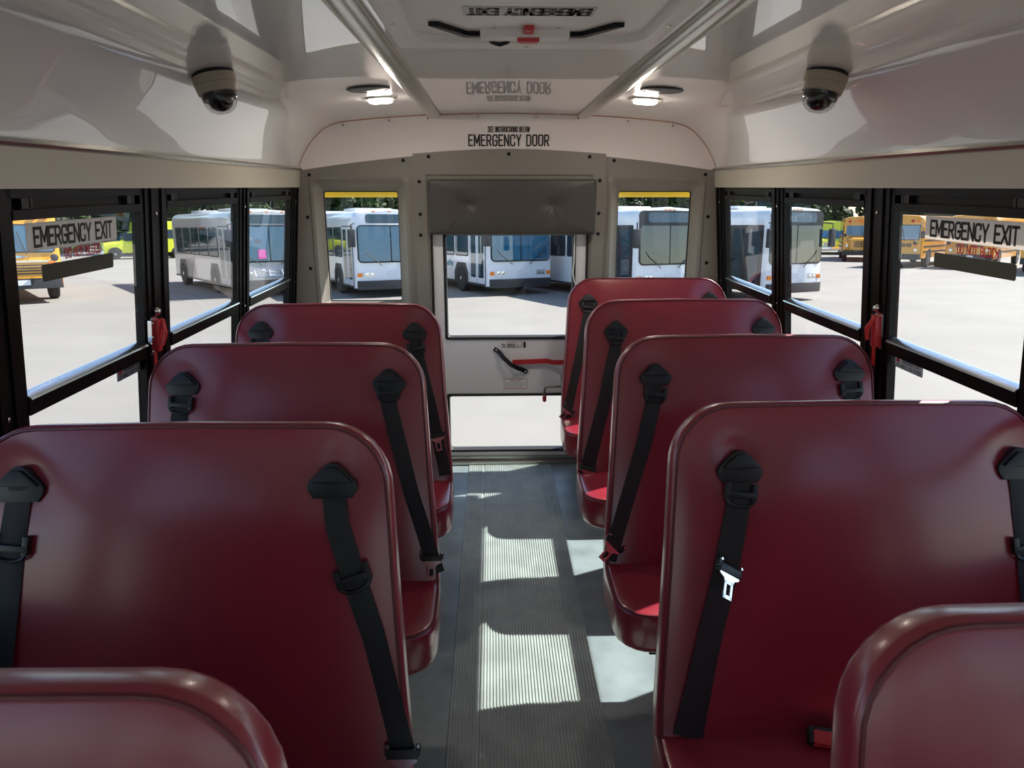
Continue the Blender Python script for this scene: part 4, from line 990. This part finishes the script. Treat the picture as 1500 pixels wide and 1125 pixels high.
    fpanel('number_plate', o, mat('plate_white', (0.7, 0.72, 0.75), 0.4), -0.05, 0.28, 0.60, 0.76, yf - 0.20, 0.01)
    return o
school_flat(-16.04, 24.13, 38, 'orange school bus with flat front and pale wing emblem under its windshield', emblem=True)
school_flat(25.2, 43.2, -45, 'orange flat-nosed school bus beside the black window post, near the rearview signs')
school_flat(28.6, 41.9, -45, 'orange flat-nosed school bus half hidden behind the grey EMERGENCY EXIT sign')
school_flat(28.9, 36.2, -45, 'orange school bus cut off by the photo edge, nearest on its side')

def school_hood(x, y, heading, label):
    o = ground_empty('school_bus', x, y, heading); tag(o, label, 'bus', 'parked school buses')
    hw, H_ = 1.2, 3.05
    coach_body(o, 0.35, 7.9, hw, 0.6, H_, 0.36, M_oran, rake=0.18)
    mb = MB()
    def sec(y, w, z1, r): return [(a, y, b) for a, b in rrect(-w, 0.75, w, z1, [0.05, 0.05, r, r], 5)]
    mb.rings([sec(-1.02, 0.72, 1.46, 0.22), sec(-0.95, 0.80, 1.54, 0.22), sec(-0.4, 0.86, 1.66, 0.24), sec(0.5, 0.98, 1.78, 0.24)]); mb.build('hood', M_oran, o)
    g_ = fpanel('grille', o, M_grille, -0.55, 0.55, 0.98, 1.40, -1.03, 0.10); mb = MB()
    for k in range(7): mb.box((-0.50 + k * 0.16, -1.056, 1.0), (-0.46 + k * 0.16, -1.046, 1.38))
    mb.build('grille_bars', M_oran, g_)
    fpanel('windshield', o, M_wshield, -1.02, 1.02, 1.78, 2.45, 0.36, 0.08, lean=0.06)
    mb = MB(); mb.box((-1.15, -1.22, 0.45), (1.15, -1.02, 0.78), 0.05); mb.build('bumper', M_trimblk, o)
    fpanel('route_sign', o, M_amber, -0.55, 0.55, 2.66, 2.86, 0.44, 0.03)
    for s_ in (-1, 1):
        MB().lathe([(0.09, -0.02), (0.09, 0.03), (0.01, 0.05)], (s_ * 0.85, 0.44, 2.74), (0, -1, 0), 16).build('warning_light', M_redl, o)
        mb = MB(); mb.box((s_ * 0.98 - 0.20, -0.98, 0.72), (s_ * 0.98 + 0.20, 0.30, 1.28), 0.12); mb.build('fender', M_oran, o)
        MB().lathe([(0.10, -0.05), (0.10, 0.02), (0.01, 0.03)], (s_ * 0.95, -0.99, 1.08), (0, -1, 0), 16).build('headlight', M_hl, o)
        for y in [1.6 + 0.74 * k for k in range(8)]: panel('side_window', o, M_vglass, s_, y, y + 0.64, 1.78, 2.44, hw, 0.03, 0.010)
        for z in (1.6, 1.2, 0.9): panel('rub_rail', o, M_trimblk, s_, 0.7, 7.8, z, z + 0.07, hw, 0.01, 0.02)
        if s_ < 0: panel('door', o, M_trimblk, s_, 0.55, 1.45, 0.65, 2.45, hw, 0.03, 0.012)
        mb = MB(); mb.tube([(s_ * 0.9, -0.7, 1.4), (s_ * 1.15, -0.85, 1.75)], 0.015, 6); mb.lathe([(0.01, -0.09), (0.10, -0.03), (0.11, 0.02), (0.01, 0.07)], (s_ * 1.15, -0.85, 1.80), (0, -1, 0), 14); mb.build('cross_mirror', M_trimblk, o)
        for yw in (-0.25, 5.4): wheel(o, s_ * (hw - 0.16), yw, s_, 0.48)
    return o
school_hood(25.9, 50.0, -24, 'yellow-orange school bus with long hood and bronze grille beside the lime van')

def cutaway(x, y, heading, label):
    o = ground_empty('shuttle_van', x, y, heading); tag(o, label, 'van', 'lime cutaway shuttle vans')
    hw = 1.15
    coach_body(o, -0.2, 5.6, hw, 0.50, 2.85, 0.20, M_lime, name='box_body', rake=0.55)
    mb = MB()
    def sec(y, w, z1, r): return [(a, y, b) for a, b in rrect(-w, 0.48, w, z1, [0.05, 0.05, r, r], 5)]
    mb.rings([sec(-2.25, 0.80, 1.12, 0.12), sec(-2.15, 0.92, 1.22, 0.14), sec(-1.2, 0.98, 1.36, 0.16), sec(-1.05, 0.98, 1.40, 0.16), sec(-0.35, 0.92, 2.08, 0.25), sec(0.4, 0.95, 2.15, 0.25)]); mb.build('cab', M_lime, o)
    mb = MB(); mb.prism([(-0.84, 0), (0.84, 0), (0.74, 0.92), (-0.74, 0.92)], (0, -1.10, 1.43), (1, 0, 0), V((0, 0.74, 0.67)).normalized(), V((0, -0.67, 0.74)).normalized(), -0.02, 0.025); mb.build('windshield', M_wshield, o)
    g_ = fpanel('grille', o, M_chrome, -0.52, 0.52, 0.70, 1.06, -2.25, 0.03); mb = MB()
    for k in range(3): mb.box((-0.48, -2.272, 0.74 + k * 0.11), (0.48, -2.262, 0.80 + k * 0.11))
    mb.build('grille_slots', M_trimblk, g_)
    mb = MB(); mb.box((-0.98, -2.42, 0.42), (0.98, -2.20, 0.66), 0.05); mb.build('bumper', M_chrome, o)
    for s_ in (-1, 1):
        fpanel('headlight', o, M_hl, s_ * 0.70 - 0.15, s_ * 0.70 + 0.15, 0.74, 1.04, -2.22, 0.04)
        panel('cab_window', o, M_vglass, s_, -0.75, 0.15, 1.38, 1.98, 0.965, 0.10, 0.012)
        for y in (1.0, 2.1, 3.2, 4.3): panel('side_window', o, M_vglass, s_, y, y + 0.95, 1.55, 2.25, hw, 0.06, 0.010)
        mb = MB(); mb.tube([(s_ * 0.95, -0.75, 1.5), (s_ * 1.28, -0.85, 1.55)], 0.02, 6); mb.box((s_ * 1.30 - 0.10, -0.90, 1.45), (s_ * 1.30 + 0.10, -0.82, 1.85), 0.03); mb.build('mirror', M_trimblk, o)
        for yw in (-1.45, 3.0):
            mb = MB(); mb.prism([(yw + 0.5 * math.cos(math.pi * k / 12), 0.50 + 0.42 * math.sin(math.pi * k / 12)) for k in range(13)], (s_ * (0.985 if yw < 0 else hw), 0, 0), (0, 1, 0), (0, 0, 1), (s_, 0, 0), -0.06, 0.012); mb.build('wheel_arch', M_trimblk, o)
            wheel(o, s_ * ((0.99 if yw < 0 else hw) - 0.09), yw, s_, 0.40, 0.24)
    return o
cutaway(-28.3, 57.5, -55, 'lime green shuttle van behind the orange school bus front')
cutaway(30.2, 64.0, -24, 'lime green shuttle van peeking out between white bus and hooded school bus')

# trees behind the yard
def tree_mesh(seed, H_, R_):
    rd = random.Random(seed); mb = MB(); bm = mb.bm
    cl = []
    for k in range(38):
        a = rd.uniform(0, 2 * math.pi); h = rd.uniform(0.12, 0.95); rr = R_ * (1 - abs(h - 0.45) ** 1.5) * rd.uniform(0.35, 0.85)
        cl.append((V((rr * math.cos(a), rr * math.sin(a), H_ * h)), rd.uniform(0.28, 0.42) * R_))
    for c, r in cl:
        for k in range(330):
            d = V((rd.gauss(0, 1), rd.gauss(0, 1), rd.gauss(0, 1))).normalized()
            p = c + d * r * rd.uniform(0.75, 1.05); s = rd.uniform(0.20, 0.40)
            u = (d + V((rd.uniform(-1, 1), rd.uniform(-1, 1), rd.uniform(-1, 1))) * 0.8).normalized()
            a = u.orthogonal().normalized(); b = u.cross(a); t = rd.uniform(0, 6.28)
            a, b = a * math.cos(t) + b * math.sin(t), b * math.cos(t) - a * math.sin(t)
            mb.face([bm.verts.new(p + a * s), bm.verts.new(p + b * s * .55 + u * s * .15), bm.verts.new(p - a * s), bm.verts.new(p - b * s * .55 + u * s * .15)])
    cr_ = mb.build('foliage', M_leaf, None, smooth=False)
    mb = MB(); mb.tube([(0, 0, -0.3), (0.1, 0, H_ * .3), (0, 0.1, H_ * .75)], [0.28, 0.2, 0.06], 10)
    for c, r in cl[:10]: mb.tube([(0.05, 0, H_ * .25), tuple(c * 0.6 + V((0, 0, H_ * .12))), tuple(c)], [0.12, 0.07, 0.03], 6)
    tr = mb.build('trunk', M_bark, None)
    return cr_, tr
protos = [tree_mesh(3, 9.5, 3.6), tree_mesh(8, 11.0, 3.9), tree_mesh(15, 8.5, 3.8)]
rd = random.Random(4)
spots = [(x + (0, 5, 3.6, 8)[k] + rd.uniform(-.8, .8), y + rd.uniform(-1, 1)) for k, y in enumerate((68, 79.5, 91, 103)) for x in range(-62, 70, 10) if not (k == 0 and x == 28)]
used = set()
for i, (x, y) in enumerate(spots):
    k = i % 3; cr_, tr = protos[k]
    o = empty('tree', (x, y, gz(y))); o.rotation_euler = (0, 0, rd.uniform(0, 6.28)); s = rd.uniform(0.96, 1.10); o.scale = (s, s, s)
    tag(o, 'leafy dark green tree in the belt behind the parked buses', 'tree', 'trees behind the yard')
    for src in (cr_, tr):
        if k in used: c = src.copy(); COL.objects.link(c)
        else: c = src
        c.parent = o
    used.add(k)
